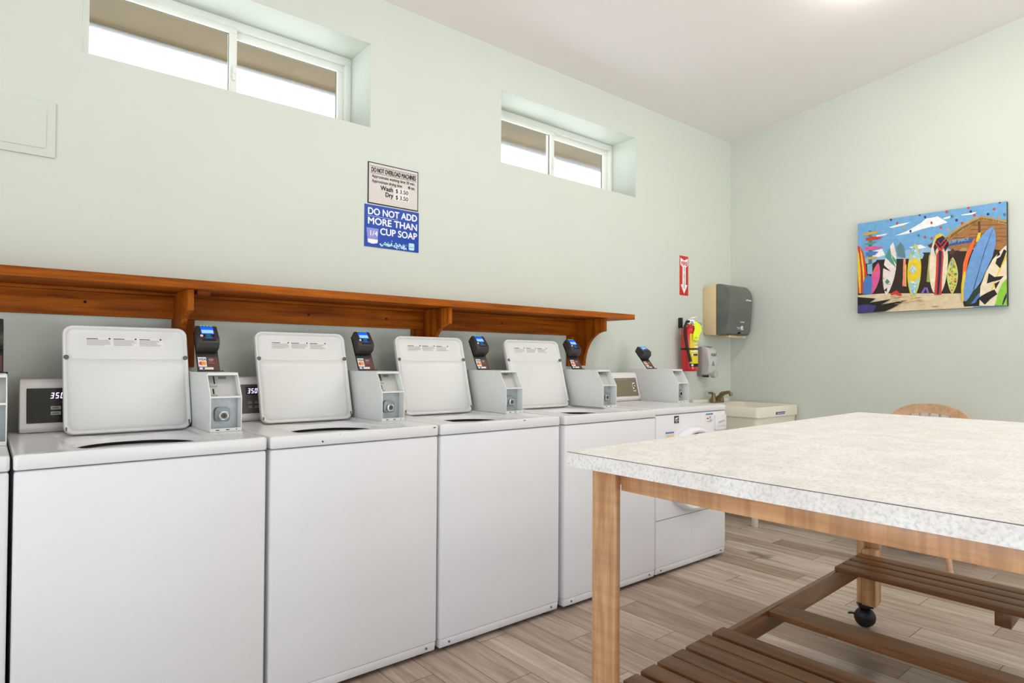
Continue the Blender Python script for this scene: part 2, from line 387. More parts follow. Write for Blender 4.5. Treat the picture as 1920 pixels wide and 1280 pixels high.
PIC=[('sky',[(0,0),(1,0),(1,1),(0,1)]),
('sky2',[(0,0.25),(1,0.25),(1,0.62),(0.5,0.66),(0,0.6)]),
('cloud',[(0.278,0.812),(0.367,0.845),(0.46,0.906),(0.499,0.947),(0.583,0.948),(0.576,0.861),(0.473,0.843),(0.367,0.814)]),
('cloud',[(0.236,0.913),(0.305,0.929),(0.394,0.935),(0.34,0.911),(0.257,0.9)]),
('cloud',[(0.143,0.843),(0.229,0.847),(0.207,0.831),(0.143,0.828)]),
('cloud',[(0.38,0.67),(0.459,0.685),(0.498,0.648),(0.426,0.636)]),
('cloud',[(0.114,0.675),(0.186,0.689),(0.207,0.617),(0.113,0.591)]),
('cloud',[(0.547,0.941),(0.573,0.955),(0.641,0.876),(0.585,0.859),(0.547,0.847)]),
('cloud',[(0.61,0.926),(0.666,0.938),(0.654,0.917),(0.617,0.912)]),
('cloud',[(0.727,0.934),(0.822,0.94),(0.81,0.919),(0.733,0.923)]),
('sand',[(0,0.208),(0.206,0.202),(0.58,0.178),(0.579,0),(0,0)]),
('sand',[(0.545,0.167),(0.802,0.149),(0.801,0),(0.544,0)]),
('dark',[(0,0.556),(0.113,0.538),(0.157,0.573),(0.291,0.562),(0.366,0.55),(0.472,0.533),(0.485,0.581),(0.537,0.572),(0.581,0.555),(0.579,0.163),(0.206,0.202),(0,0.202)]),
('dark',[(0.546,0.561),(0.64,0.584),(1,0.558),(1,0.01),(0.742,0.013),(0.724,0.148),(0.545,0.162)]),
('dark',[(0.142,0.576),(0.189,0.568),(0.178,0.549),(0.175,0.518),(0.149,0.522)]),
('dark',[(0.472,0.598),(0.529,0.591),(0.511,0.567),(0.508,0.508),(0.488,0.511),(0.487,0.571)]),
('hut',[(0.628,0.703),(0.733,0.798),(0.833,0.871),(0.919,0.842),(1,0.787),(1,0.521),(0.85,0.585),(0.671,0.579),(0.64,0.623)]),
('hutd',[(0.671,0.666),(1,0.631),(1,0.628),(0.671,0.66)]),
('hutd',[(0.672,0.712),(1,0.668),(1,0.664),(0.672,0.706)]),
('hutd',[(0.774,0.728),(1,0.704),(1,0.701),(0.774,0.723)]),
('hutd',[(0.786,0.771),(1,0.741),(1,0.737),(0.786,0.766)]),
('hutd',[(0.798,0.815),(1,0.778),(1,0.774),(0.798,0.809)]),
('hutd',[(0.83,0.843),(0.845,0.84),(0.847,0.68),(0.833,0.683)]),
('thatch',[(0.61,0.707),(0.653,0.766),(0.733,0.836),(0.804,0.882),(0.851,0.895),(0.908,0.868),(0.964,0.828),(1,0.828),(1,0.773),(0.958,0.797),(0.919,0.833),(0.851,0.853),(0.804,0.83),(0.732,0.769),(0.672,0.714),(0.641,0.681)]),
('thatch2',[(0.628,0.718),(0.733,0.808),(0.804,0.854),(0.851,0.875),(0.908,0.849),(1,0.794),(1,0.782),(0.919,0.833),(0.851,0.86),(0.732,0.784),(0.647,0.699)]),
('hutd',[(0.508,0.666),(0.544,0.69),(0.581,0.702),(0.581,0.653),(0.543,0.63),(0.518,0.645)]),
('brown',[(0.646,0.554),(0.671,0.608),(0.689,0.575),(0.677,0.539)]),
('thatch',[(0.714,0.571),(0.732,0.602),(0.762,0.592),(0.768,0.562)]),
('signblue',[(0.65,0.675),(0.809,0.687),(0.809,0.645),(0.653,0.635)]),
('red',[(0.305,0.939),(0.302,0.929),(0.297,0.926),(0.291,0.932),(0.288,0.943),(0.291,0.953),(0.297,0.957),(0.302,0.951)]),
('gold',[(0.353,0.883),(0.35,0.873),(0.344,0.87),(0.339,0.875),(0.336,0.887),(0.339,0.897),(0.344,0.9),(0.35,0.895)]),
('navy',[(0.4,0.836),(0.397,0.826),(0.391,0.822),(0.386,0.828),(0.383,0.839),(0.386,0.849),(0.392,0.853),(0.397,0.847)]),
('navy',[(0.501,0.961),(0.498,0.951),(0.493,0.948),(0.487,0.954),(0.485,0.965),(0.487,0.975),(0.493,0.978),(0.498,0.972)]),
('red',[(0.543,0.892),(0.541,0.882),(0.535,0.879),(0.53,0.885),(0.528,0.896),(0.53,0.906),(0.535,0.909),(0.541,0.903)]),
('teal',[(0.455,0.78),(0.453,0.77),(0.447,0.767),(0.442,0.772),(0.439,0.783),(0.442,0.794),(0.447,0.797),(0.453,0.791)]),
('red',[(0.499,0.753),(0.496,0.743),(0.491,0.739),(0.485,0.745),(0.483,0.756),(0.485,0.766),(0.491,0.769),(0.496,0.764)]),
('red',[(0.544,0.733),(0.541,0.723),(0.536,0.72),(0.531,0.725),(0.528,0.736),(0.531,0.746),(0.536,0.749),(0.542,0.744)]),
('navy',[(0.261,0.989),(0.258,0.979),(0.252,0.976),(0.246,0.982),(0.244,0.993),(0.246,1),(0.252,1),(0.258,1)]),
('navy',[(0.464,0.994),(0.461,0.984),(0.456,0.981),(0.45,0.986),(0.448,0.998),(0.45,1),(0.456,1),(0.461,1)]),
('red',[(0.644,0.982),(0.642,0.972),(0.635,0.969),(0.629,0.975),(0.626,0.986),(0.629,0.996),(0.635,0.999),(0.642,0.993)]),
('teal',[(0.677,0.929),(0.675,0.919),(0.669,0.916),(0.662,0.922),(0.66,0.933),(0.662,0.942),(0.669,0.945),(0.675,0.939)]),
('navy',[(0.707,0.883),(0.705,0.874),(0.698,0.871),(0.692,0.876),(0.69,0.887),(0.692,0.897),(0.698,0.9),(0.705,0.894)]),
('red',[(0.741,0.846),(0.739,0.836),(0.733,0.833),(0.727,0.839),(0.724,0.85),(0.727,0.859),(0.733,0.862),(0.739,0.857)]),
('red',[(0.606,0.833),(0.603,0.823),(0.597,0.82),(0.59,0.825),(0.588,0.836),(0.59,0.846),(0.597,0.849),(0.603,0.843)]),
('red',[(0.782,0.99),(0.779,0.981),(0.773,0.978),(0.767,0.984),(0.765,0.994),(0.767,1),(0.773,1),(0.779,1)]),
('navy',[(0.796,0.948),(0.794,0.938),(0.788,0.936),(0.782,0.941),(0.779,0.952),(0.782,0.961),(0.788,0.964),(0.794,0.958)]),
('red',[(0.818,0.909),(0.815,0.899),(0.809,0.896),(0.804,0.902),(0.801,0.912),(0.804,0.922),(0.81,0.925),(0.816,0.919)]),
('navy',[(0.9,0.898),(0.898,0.889),(0.892,0.886),(0.886,0.891),(0.884,0.902),(0.886,0.911),(0.892,0.914),(0.898,0.908)]),
('red',[(0.937,0.939),(0.934,0.929),(0.929,0.927),(0.923,0.932),(0.92,0.942),(0.923,0.952),(0.929,0.954),(0.934,0.949)]),
('navy',[(0.969,0.997),(0.967,0.988),(0.961,0.985),(0.956,0.991),(0.953,1),(0.956,1),(0.961,1),(0.967,1)]),
('teal',[(0.996,0.872),(0.994,0.863),(0.988,0.86),(0.982,0.865),(0.98,0.876),(0.982,0.885),(0.988,0.887),(0.994,0.882)]),
('gold',[(0.967,0.853),(0.964,0.844),(0.959,0.841),(0.953,0.846),(0.951,0.857),(0.953,0.866),(0.959,0.869),(0.964,0.863)]),
('gold',[(0.653,0.797),(0.65,0.788),(0.644,0.785),(0.638,0.79),(0.635,0.801),(0.638,0.811),(0.644,0.814),(0.65,0.808)]),
('teal',[(0.088,0.907),(0.11,0.903),(0.111,0.539),(0.084,0.543)]),
('gold',[(0.033,0.871),(0.077,0.888),(0.159,0.89),(0.159,0.864),(0.077,0.857),(0.037,0.857)]),
('red',[(0.063,0.828),(0.114,0.836),(0.193,0.813),(0.157,0.793),(0.066,0.8)]),
('green2',[(0.048,0.767),(0.099,0.778),(0.154,0.773),(0.114,0.754),(0.077,0.751)]),
('pink',[(0.047,0.724),(0.114,0.73),(0.204,0.703),(0.128,0.689),(0.059,0.69)]),
('blue',[(0.062,0.668),(0.114,0.673),(0.161,0.662),(0.135,0.629),(0.069,0.63)]),
('gold',[(0.066,0.609),(0.113,0.614),(0.16,0.602),(0.113,0.586),(0.069,0.593)]),
('red',[(0,0.754),(0.014,0.746),(0.04,0.688),(0.062,0.557),(0.073,0.407),(0.061,0.217),(0.009,0.217),(0,0.245)]),
('yellow',[(0,0.716),(0.011,0.65),(0.023,0.477),(0.024,0.221),(0.014,0.222),(-0,0.459)]),
('yellow',[(0.019,0.734),(0.036,0.646),(0.051,0.473),(0.053,0.324),(0.045,0.325),(0.038,0.475),(0.026,0.626)]),
('blue2',[(0.073,0.534),(0.113,0.538),(0.113,0.422),(0.076,0.427)]),
('pink',[(0.158,0.542),(0.147,0.524),(0.138,0.506),(0.13,0.488),(0.123,0.47),(0.117,0.452),(0.112,0.433),(0.107,0.414),(0.103,0.396),(0.1,0.377),(0.098,0.358),(0.096,0.338),(0.095,0.319),(0.095,0.3),(0.096,0.28),(0.097,0.261),(0.099,0.241),(0.103,0.222),(0.109,0.202),(0.121,0.22),(0.129,0.238),(0.137,0.256),(0.144,0.275),(0.15,0.293),(0.155,0.312),(0.16,0.331),(0.164,0.349),(0.167,0.368),(0.169,0.387),(0.171,0.406),(0.172,0.425),(0.172,0.444),(0.171,0.463),(0.17,0.483),(0.168,0.502),(0.164,0.522)]),
('orange',[(0.124,0.473),(0.146,0.507),(0.146,0.46),(0.131,0.43)]),
('blue',[(0.039,0.209),(0.043,0.325),(0.054,0.388),(0.084,0.418),(0.106,0.392),(0.113,0.317),(0.102,0.202)]),
('white',[(0.267,0.744),(0.252,0.714),(0.241,0.684),(0.231,0.654),(0.223,0.623),(0.215,0.592),(0.208,0.56),(0.203,0.529),(0.199,0.497),(0.195,0.465),(0.193,0.433),(0.192,0.401),(0.191,0.369),(0.192,0.336),(0.194,0.304),(0.197,0.271),(0.201,0.238),(0.207,0.205),(0.216,0.172),(0.232,0.203),(0.243,0.234),(0.252,0.265),(0.261,0.296),(0.268,0.327),(0.275,0.358),(0.28,0.389),(0.284,0.421),(0.288,0.452),(0.29,0.484),(0.291,0.515),(0.291,0.547),(0.291,0.579),(0.289,0.612),(0.286,0.644),(0.282,0.677),(0.276,0.71)]),
('tealb',[(0.246,0.694),(0.207,0.597),(0.256,0.516),(0.291,0.465),(0.256,0.589)]),
('green2',[(0.253,0.62),(0.294,0.541),(0.291,0.501),(0.27,0.545)]),
('dark',[(0.194,0.521),(0.214,0.487),(0.252,0.429),(0.196,0.474)]),
('dark',[(0.224,0.262),(0.192,0.224),(0.21,0.228),(0.22,0.216)]),
('tealb',[(0.224,0.356),(0.245,0.322),(0.224,0.293),(0.206,0.327)]),
('slate',[(0.295,0.685),(0.322,0.736),(0.346,0.676),(0.356,0.562),(0.301,0.586)]),
('salmon',[(0.342,0.554),(0.358,0.557),(0.355,0.258),(0.333,0.265)]),
('yellow',[(0.356,0.491),(0.363,0.49),(0.362,0.257),(0.355,0.258)]),
('yellow2',[(0.426,0.699),(0.41,0.67),(0.401,0.64),(0.393,0.609),(0.386,0.578),(0.381,0.547),(0.377,0.515),(0.373,0.483),(0.371,0.452),(0.369,0.42),(0.369,0.387),(0.369,0.355),(0.37,0.323),(0.373,0.29),(0.376,0.257),(0.381,0.225),(0.386,0.192),(0.394,0.159),(0.408,0.126),(0.425,0.156),(0.434,0.187),(0.442,0.218),(0.448,0.249),(0.453,0.28),(0.458,0.312),(0.461,0.343),(0.463,0.374),(0.465,0.406),(0.465,0.438),(0.465,0.47),(0.464,0.502),(0.461,0.534),(0.458,0.566),(0.454,0.599),(0.448,0.632),(0.441,0.665)]),
('cyan',[(0.426,0.676),(0.413,0.649),(0.405,0.621),(0.398,0.593),(0.393,0.565),(0.388,0.536),(0.384,0.507),(0.381,0.478),(0.379,0.449),(0.378,0.419),(0.377,0.39),(0.378,0.36),(0.379,0.331),(0.381,0.301),(0.383,0.271),(0.387,0.241),(0.392,0.211),(0.398,0.181),(0.41,0.151),(0.423,0.179),(0.431,0.207),(0.438,0.235),(0.443,0.264),(0.448,0.293),(0.451,0.321),(0.454,0.35),(0.456,0.379),(0.458,0.408),(0.458,0.437),(0.458,0.466),(0.457,0.496),(0.455,0.525),(0.452,0.555),(0.449,0.585),(0.444,0.615),(0.438,0.645)]),
('yellow',[(0.377,0.498),(0.419,0.562),(0.465,0.494),(0.455,0.356),(0.409,0.276),(0.372,0.337)]),
('cyan',[(0.411,0.478),(0.439,0.428),(0.407,0.382),(0.38,0.437)]),
('green3',[(0.518,0.566),(0.534,0.563),(0.523,0.283),(0.501,0.29),(0.507,0.389)]),
('red',[(0.245,0.193),(0.293,0.226),(0.304,0.207),(0.334,0.173),(0.317,0.16),(0.283,0.184),(0.255,0.174)]),
('purple',[(0.461,0.175),(0.488,0.237),(0.497,0.226),(0.478,0.169)]),
('purple',[(0.52,0.169),(0.507,0.235),(0.494,0.227),(0.504,0.171)]),
('cream',[(0.592,0.774),(0.562,0.744),(0.551,0.711),(0.543,0.677),(0.537,0.643),(0.532,0.609),(0.528,0.574),(0.525,0.539),(0.522,0.504),(0.521,0.468),(0.52,0.433),(0.52,0.398),(0.521,0.362),(0.523,0.326),(0.525,0.291),(0.529,0.255),(0.535,0.219),(0.543,0.182),(0.571,0.144),(0.601,0.176),(0.612,0.21),(0.62,0.244),(0.626,0.278),(0.631,0.312),(0.635,0.347),(0.638,0.381),(0.64,0.416),(0.642,0.45),(0.643,0.485),(0.643,0.52),(0.642,0.555),(0.64,0.59),(0.637,0.625),(0.634,0.661),(0.628,0.696),(0.62,0.733)]),
('yellow',[(0.55,0.688),(0.563,0.755),(0.585,0.772),(0.61,0.76),(0.622,0.733),(0.585,0.711),(0.559,0.677)]),
('navy2',[(0.572,0.724),(0.61,0.746),(0.641,0.691),(0.65,0.641),(0.625,0.577),(0.616,0.627),(0.594,0.651),(0.575,0.635),(0.562,0.598),(0.549,0.639),(0.559,0.687)]),
('red',[(0.568,0.557),(0.581,0.594),(0.612,0.589),(0.615,0.53),(0.605,0.336),(0.6,0.146),(0.551,0.151),(0.563,0.361)]),
('navy2',[(0.583,0.653),(0.603,0.649),(0.601,0.454),(0.583,0.151),(0.569,0.152),(0.582,0.457)]),
('lime',[(0.674,0.518),(0.664,0.499),(0.658,0.479),(0.652,0.459),(0.647,0.439),(0.644,0.419),(0.641,0.398),(0.638,0.377),(0.637,0.357),(0.636,0.336),(0.636,0.315),(0.637,0.294),(0.639,0.273),(0.642,0.251),(0.645,0.23),(0.649,0.209),(0.654,0.187),(0.66,0.166),(0.67,0.144),(0.679,0.164),(0.686,0.184),(0.691,0.204),(0.696,0.224),(0.7,0.244),(0.703,0.265),(0.705,0.285),(0.706,0.306),(0.707,0.326),(0.707,0.347),(0.706,0.368),(0.704,0.389),(0.702,0.41),(0.698,0.431),(0.694,0.453),(0.689,0.474),(0.683,0.496)]),
('red',[(0.646,0.34),(0.655,0.353),(0.664,0.338),(0.655,0.326)]),
('gold',[(0.677,0.423),(0.686,0.435),(0.694,0.42),(0.686,0.408)]),
('red',[(0.68,0.268),(0.688,0.281),(0.697,0.266),(0.688,0.254)]),
('blue2',[(0.656,0.446),(0.665,0.458),(0.673,0.443),(0.664,0.431)]),
('orange',[(0.667,0.212),(0.676,0.224),(0.685,0.21),(0.676,0.197)]),
('green2',[(0.649,0.253),(0.658,0.265),(0.666,0.251),(0.658,0.238)]),
('green2',[(0.686,0.345),(0.695,0.357),(0.703,0.342),(0.695,0.33)]),
('yellow',[(0.659,0.377),(0.667,0.39),(0.676,0.375),(0.667,0.363)]),
('orange',[(0.809,0.682),(0.794,0.643),(0.762,0.553),(0.74,0.442),(0.734,0.309),(0.741,0.242),(0.755,0.335),(0.773,0.475),(0.803,0.594),(0.815,0.667)]),
('yellow',[(0.833,0.73),(0.85,0.731),(0.844,0.662),(0.824,0.637),(0.818,0.648)]),
('yellow',[(0.749,0.374),(0.744,0.357),(0.741,0.339),(0.738,0.322),(0.735,0.304),(0.733,0.286),(0.731,0.268),(0.729,0.25),(0.728,0.233),(0.727,0.215),(0.726,0.197),(0.726,0.179),(0.726,0.16),(0.727,0.142),(0.728,0.124),(0.729,0.106),(0.73,0.088),(0.733,0.07),(0.736,0.051),(0.741,0.069),(0.744,0.086),(0.747,0.104),(0.75,0.122),(0.752,0.14),(0.754,0.157),(0.756,0.175),(0.757,0.193),(0.758,0.211),(0.759,0.229),(0.759,0.247),(0.759,0.265),(0.758,0.283),(0.757,0.301),(0.756,0.319),(0.755,0.337),(0.753,0.356)]),
('blue3',[(0.922,0.775),(0.938,0.708),(0.938,0.606),(0.918,0.48),(0.883,0.364),(0.848,0.247),(0.802,0.149),(0.757,0.064),(0.742,0.07),(0.741,0.184),(0.758,0.354),(0.791,0.52),(0.833,0.654),(0.885,0.747)]),
('navy2',[(0.92,0.749),(0.922,0.749),(0.873,0.544),(0.849,0.416),(0.805,0.177),(0.8,0.178),(0.846,0.417),(0.869,0.544)]),
('darkg',[(0.854,0.228),(0.802,0.168),(0.754,0.04),(0.778,0.024),(0.831,0.127),(0.86,0.199)]),
('blue',[(0.836,0.136),(0.865,0.152),(0.813,0.044),(0.783,0.033)]),
('cream',[(1,0.581),(0.963,0.528),(0.918,0.452),(0.878,0.337),(0.845,0.201),(0.837,0.014),(0.927,0.006),(0.961,0.132),(1,0.229)]),
('yellow',[(0.999,0.494),(1,0.466),(0.957,0.326),(0.899,0.083),(0.882,0.057),(0.928,0.238),(0.962,0.381)]),
('black',[(0.963,0.473),(0.985,0.543),(1,0.522),(0.985,0.451),(0.962,0.362),(0.935,0.413),(0.943,0.458)]),
('black',[(0.895,0.326),(0.928,0.284),(0.984,0.286),(0.962,0.252),(0.917,0.239),(0.883,0.225)]),
('black',[(0.848,0.107),(0.888,0.14),(0.928,0.164),(0.945,0.116),(0.905,0.073),(0.871,0.021),(0.836,0.08),(0.813,0.063)]),
('black',[(0.963,0.491),(0.94,0.476),(0.957,0.529)]),
('black',[(0.928,0.219),(0.962,0.243),(0.934,0.163)]),
('grass',[(1,0.261),(0.973,0.214),(0.95,0.134),(0.93,0.011),(1,0.005)]),
('navy2',[(0.999,0.128),(0.983,0.075),(0.972,0.012),(0.979,0.011),(0.999,0.083)]),
('black',[(0,0.181),(0.141,0.151),(0.09,0.109),(0.255,0.135),(0.177,0.08),(0.361,0.115),(0.269,0.041),(0.205,0.005),(0,0)]),
('indigo',[(0.001,0.09),(0.076,0.094),(0.145,0.072),(0.119,0.006),(0.003,0.004)]),
('hutd',[(0.978,0.581),(1,0.581),(1,0.577),(0.978,0.578)]),
('hutd',[(0.943,0.629),(0.966,0.628),(0.966,0.625),(0.943,0.625)]),
('hutd',[(0.977,0.66),(0.999,0.659),(0.999,0.655),(0.977,0.656)]),
('hutd',[(0.791,0.777),(0.815,0.776),(0.815,0.772),(0.791,0.773)]),
('hutd',[(0.96,0.614),(0.982,0.614),(0.982,0.61),(0.96,0.61)]),
('hutd',[(0.8,0.608),(0.823,0.607),(0.823,0.603),(0.8,0.604)]),
('thatch',[(0.81,0.85),(0.813,0.851),(0.805,0.813),(0.804,0.813)]),
('thatch2',[(0.754,0.809),(0.757,0.81),(0.75,0.77),(0.748,0.77)]),
('gold',[(0.956,0.824),(0.959,0.825),(0.952,0.795),(0.95,0.796)]),
('thatch',[(0.835,0.869),(0.838,0.87),(0.83,0.83),(0.829,0.83)]),
('thatch2',[(0.893,0.853),(0.896,0.854),(0.888,0.823),(0.886,0.824)]),
('gold',[(0.703,0.771),(0.706,0.772),(0.698,0.743),(0.697,0.744)]),
('thatch',[(0.884,0.857),(0.887,0.858),(0.879,0.834),(0.877,0.834)]),
('thatch2',[(0.959,0.823),(0.962,0.824),(0.954,0.798),(0.953,0.798)]),
('gold',[(0.96,0.822),(0.963,0.823),(0.956,0.796),(0.954,0.797)]),
('thatch',[(0.977,0.815),(0.979,0.816),(0.972,0.781),(0.97,0.781)]),
('thatch2',[(0.811,0.851),(0.814,0.852),(0.807,0.82),(0.805,0.821)]),
('gold',[(0.866,0.865),(0.869,0.866),(0.861,0.833),(0.86,0.834)]),
('thatch',[(0.738,0.797),(0.741,0.798),(0.733,0.772),(0.732,0.772)]),
('thatch2',[(0.814,0.853),(0.817,0.854),(0.81,0.814),(0.808,0.814)]),
('gold',[(0.856,0.87),(0.859,0.871),(0.851,0.848),(0.849,0.849)]),
('thatch',[(0.928,0.837),(0.931,0.838),(0.923,0.803),(0.921,0.803)]),
('thatch2',[(0.959,0.823),(0.962,0.824),(0.954,0.799),(0.953,0.8)]),
('gold',[(0.9,0.849),(0.903,0.851),(0.896,0.829),(0.894,0.829)]),
('thatch',[(0.867,0.865),(0.87,0.866),(0.862,0.839),(0.86,0.84)]),
('thatch2',[(0.705,0.772),(0.708,0.773),(0.7,0.733),(0.698,0.734)]),
('gold',[(0.658,0.737),(0.661,0.738),(0.653,0.705),(0.651,0.706)]),
('thatch',[(0.94,0.831),(0.943,0.833),(0.935,0.807),(0.933,0.807)]),
('thatch2',[(0.699,0.767),(0.702,0.769),(0.694,0.728),(0.692,0.729)]),
('gold',[(0.781,0.828),(0.784,0.829),(0.776,0.793),(0.774,0.794)]),
('thatch',[(0.629,0.715),(0.632,0.716),(0.624,0.687),(0.622,0.687)]),
('thatch2',[(0.684,0.756),(0.687,0.757),(0.679,0.721),(0.677,0.722)]),
('gold',[(0.649,0.73),(0.652,0.731),(0.644,0.689),(0.642,0.689)]),
('thatch',[(0.626,0.713),(0.629,0.714),(0.621,0.677),(0.619,0.677)]),
('thatch2',[(0.624,0.712),(0.627,0.713),(0.619,0.686),(0.617,0.686)]),
('gold',[(0.925,0.838),(0.928,0.839),(0.921,0.815),(0.919,0.816)]),
('thatch',[(0.689,0.76),(0.692,0.761),(0.684,0.725),(0.682,0.725)]),
('thatch2',[(0.767,0.818),(0.77,0.819),(0.762,0.797),(0.76,0.797)]),
('gold',[(0.988,0.809),(0.991,0.811),(0.984,0.787),(0.982,0.787)]),
('thatch',[(0.63,0.716),(0.633,0.717),(0.625,0.688),(0.623,0.689)]),
('thatch2',[(0.853,0.871),(0.856,0.872),(0.848,0.836),(0.846,0.836)]),
('gold',[(0.661,0.739),(0.664,0.74),(0.656,0.711),(0.654,0.712)]),
('thatch',[(0.628,0.715),(0.631,0.716),(0.623,0.684),(0.621,0.685)]),
('thatch2',[(0.908,0.846),(0.911,0.847),(0.903,0.811),(0.902,0.812)]),
('gold',[(0.957,0.824),(0.96,0.825),(0.952,0.789),(0.951,0.789)]),
('thatch',[(0.943,0.83),(0.946,0.831),(0.938,0.796),(0.936,0.797)]),
('thatch2',[(0.8,0.842),(0.803,0.843),(0.795,0.818),(0.793,0.818)]),
('gold',[(0.87,0.863),(0.873,0.865),(0.865,0.837),(0.863,0.838)]),
('thatch',[(0.656,0.736),(0.66,0.737),(0.651,0.706),(0.65,0.706)]),
('thatch2',[(0.947,0.828),(0.95,0.829),(0.943,0.806),(0.941,0.806)]),
('hut',[(0.432,0.105),(0.488,0.105),(0.465,0.1),(0.439,0.099)]),
('thatch',[(0.289,0.054),(0.339,0.055),(0.323,0.05),(0.296,0.049)]),
('thatch',[(0.439,0.101),(0.479,0.103),(0.471,0.096),(0.445,0.096)]),
('hut',[(0.423,0.134),(0.465,0.135),(0.456,0.128),(0.43,0.128)]),
('thatch',[(0.252,0.148),(0.297,0.149),(0.287,0.143),(0.259,0.142)]),
('thatch',[(0.448,0.091),(0.519,0.089),(0.48,0.086),(0.454,0.085)]),
('hut',[(0.541,0.03),(0.586,0.031),(0.572,0.025),(0.547,0.024)]),
('thatch',[(0.387,0.125),(0.447,0.124),(0.421,0.12),(0.394,0.119)]),
('thatch',[(0.444,0.059),(0.506,0.059),(0.477,0.054),(0.451,0.054)]),
('hut',[(0.326,0.112),(0.385,0.111),(0.36,0.106),(0.333,0.106)]),
('thatch',[(0.243,0.163),(0.299,0.163),(0.277,0.158),(0.25,0.157)]),
('thatch',[(0.278,0.082),(0.328,0.083),(0.312,0.077),(0.285,0.076)]),
('hut',[(0.274,0.144),(0.324,0.144),(0.309,0.138),(0.281,0.138)]),
('thatch',[(0.313,0.102),(0.37,0.102),(0.347,0.097),(0.32,0.096)]),
('thatch',[(0.343,0.085),(0.391,0.086),(0.377,0.08),(0.35,0.08)]),
('hut',[(0.532,0.034),(0.593,0.034),(0.564,0.029),(0.539,0.028)]),
('thatch',[(0.384,0.096),(0.443,0.096),(0.417,0.091),(0.39,0.091)]),
('thatch',[(0.258,0.118),(0.318,0.118),(0.293,0.113),(0.265,0.113)]),
('hut',[(0.301,0.151),(0.37,0.149),(0.336,0.145),(0.308,0.145)]),
('thatch',[(0.362,0.097),(0.433,0.096),(0.395,0.092),(0.369,0.092)]),
('blue2',[(0.422,0.183),(0.419,0.172),(0.411,0.173),(0.408,0.184),(0.412,0.195),(0.419,0.194)]),
('white',[(0.428,0.651),(0.424,0.641),(0.417,0.642),(0.414,0.654),(0.417,0.665),(0.425,0.663)]),
('blue2',[(0.42,0.613),(0.417,0.602),(0.409,0.603),(0.406,0.615),(0.409,0.626),(0.417,0.625)]),
('white',[(0.431,0.251),(0.427,0.24),(0.42,0.241),(0.416,0.253),(0.42,0.264),(0.427,0.263)]),
('blue2',[(0.425,0.654),(0.421,0.643),(0.414,0.644),(0.41,0.656),(0.414,0.667),(0.421,0.666)]),
('white',[(0.429,0.559),(0.425,0.548),(0.418,0.55),(0.414,0.562),(0.418,0.572),(0.425,0.571)]),
('blue2',[(0.421,0.626),(0.417,0.615),(0.41,0.617),(0.406,0.629),(0.41,0.639),(0.417,0.638)]),
('blue2',[(0.415,0.207),(0.411,0.196),(0.404,0.197),(0.4,0.209),(0.404,0.22),(0.411,0.219)]),
('white',[(0.411,0.295),(0.408,0.284),(0.4,0.285),(0.397,0.297),(0.4,0.308),(0.408,0.307)]),
('white',[(0.42,0.295),(0.416,0.284),(0.409,0.285),(0.405,0.297),(0.409,0.308),(0.416,0.307)]),
('blue2',[(0.414,0.604),(0.411,0.593),(0.403,0.594),(0.4,0.606),(0.403,0.617),(0.411,0.616)]),
('white',[(0.434,0.621),(0.43,0.61),(0.423,0.611),(0.419,0.623),(0.423,0.634),(0.43,0.632)]),
('white',[(0.428,0.194),(0.424,0.183),(0.417,0.184),(0.414,0.195),(0.417,0.206),(0.425,0.205)]),
('blue2',[(0.428,0.649),(0.424,0.638),(0.417,0.639),(0.413,0.651),(0.417,0.662),(0.424,0.661)]),
('white',[(0.434,0.282),(0.43,0.271),(0.423,0.272),(0.419,0.284),(0.423,0.294),(0.43,0.293)]),
('red',[(0.684,0.343),(0.688,0.349),(0.692,0.342),(0.688,0.336)]),
('gold',[(0.664,0.324),(0.671,0.333),(0.678,0.322),(0.671,0.312)]),
('green2',[(0.683,0.232),(0.689,0.241),(0.695,0.23),(0.689,0.221)]),
('teal',[(0.655,0.399),(0.66,0.406),(0.665,0.398),(0.66,0.391)]),
('orange',[(0.664,0.41),(0.669,0.418),(0.675,0.408),(0.669,0.4)]),
('yellow',[(0.668,0.197),(0.674,0.205),(0.68,0.195),(0.674,0.186)]),
('blue2',[(0.662,0.463),(0.668,0.473),(0.675,0.461),(0.668,0.451)]),
('red',[(0.666,0.446),(0.67,0.451),(0.673,0.445),(0.67,0.44)]),
('gold',[(0.677,0.464),(0.684,0.473),(0.69,0.462),(0.684,0.452)]),
('green2',[(0.65,0.286),(0.654,0.292),(0.658,0.285),(0.654,0.279)]),
('teal',[(0.674,0.417),(0.68,0.425),(0.685,0.416),(0.68,0.408)]),
('orange',[(0.67,0.351),(0.673,0.356),(0.677,0.35),(0.673,0.345)]),
('yellow',[(0.69,0.316),(0.695,0.324),(0.701,0.314),(0.695,0.306)]),
('blue2',[(0.667,0.462),(0.673,0.47),(0.679,0.46),(0.673,0.452)]),
('red',[(0.685,0.407),(0.69,0.414),(0.694,0.406),(0.69,0.399)]),
('gold',[(0.661,0.267),(0.668,0.277),(0.674,0.265),(0.667,0.255)]),
('green2',[(0.671,0.24),(0.675,0.245),(0.678,0.239),(0.675,0.234)]),
('teal',[(0.643,0.354),(0.648,0.362),(0.653,0.353),(0.648,0.345)]),
('orange',[(0.657,0.21),(0.662,0.217),(0.667,0.209),(0.662,0.201)]),
('yellow',[(0.662,0.338),(0.667,0.346),(0.673,0.337),(0.667,0.328)]),
('blue2',[(0.672,0.19),(0.677,0.197),(0.682,0.189),(0.677,0.182)]),
('red',[(0.662,0.183),(0.668,0.192),(0.674,0.182),(0.668,0.173)]),
('gold',[(0.678,0.279),(0.685,0.288),(0.691,0.278),(0.685,0.269)]),
('green2',[(0.673,0.42),(0.677,0.426),(0.682,0.418),(0.677,0.412)]),
('teal',[(0.689,0.275),(0.695,0.283),(0.7,0.274),(0.695,0.266)]),
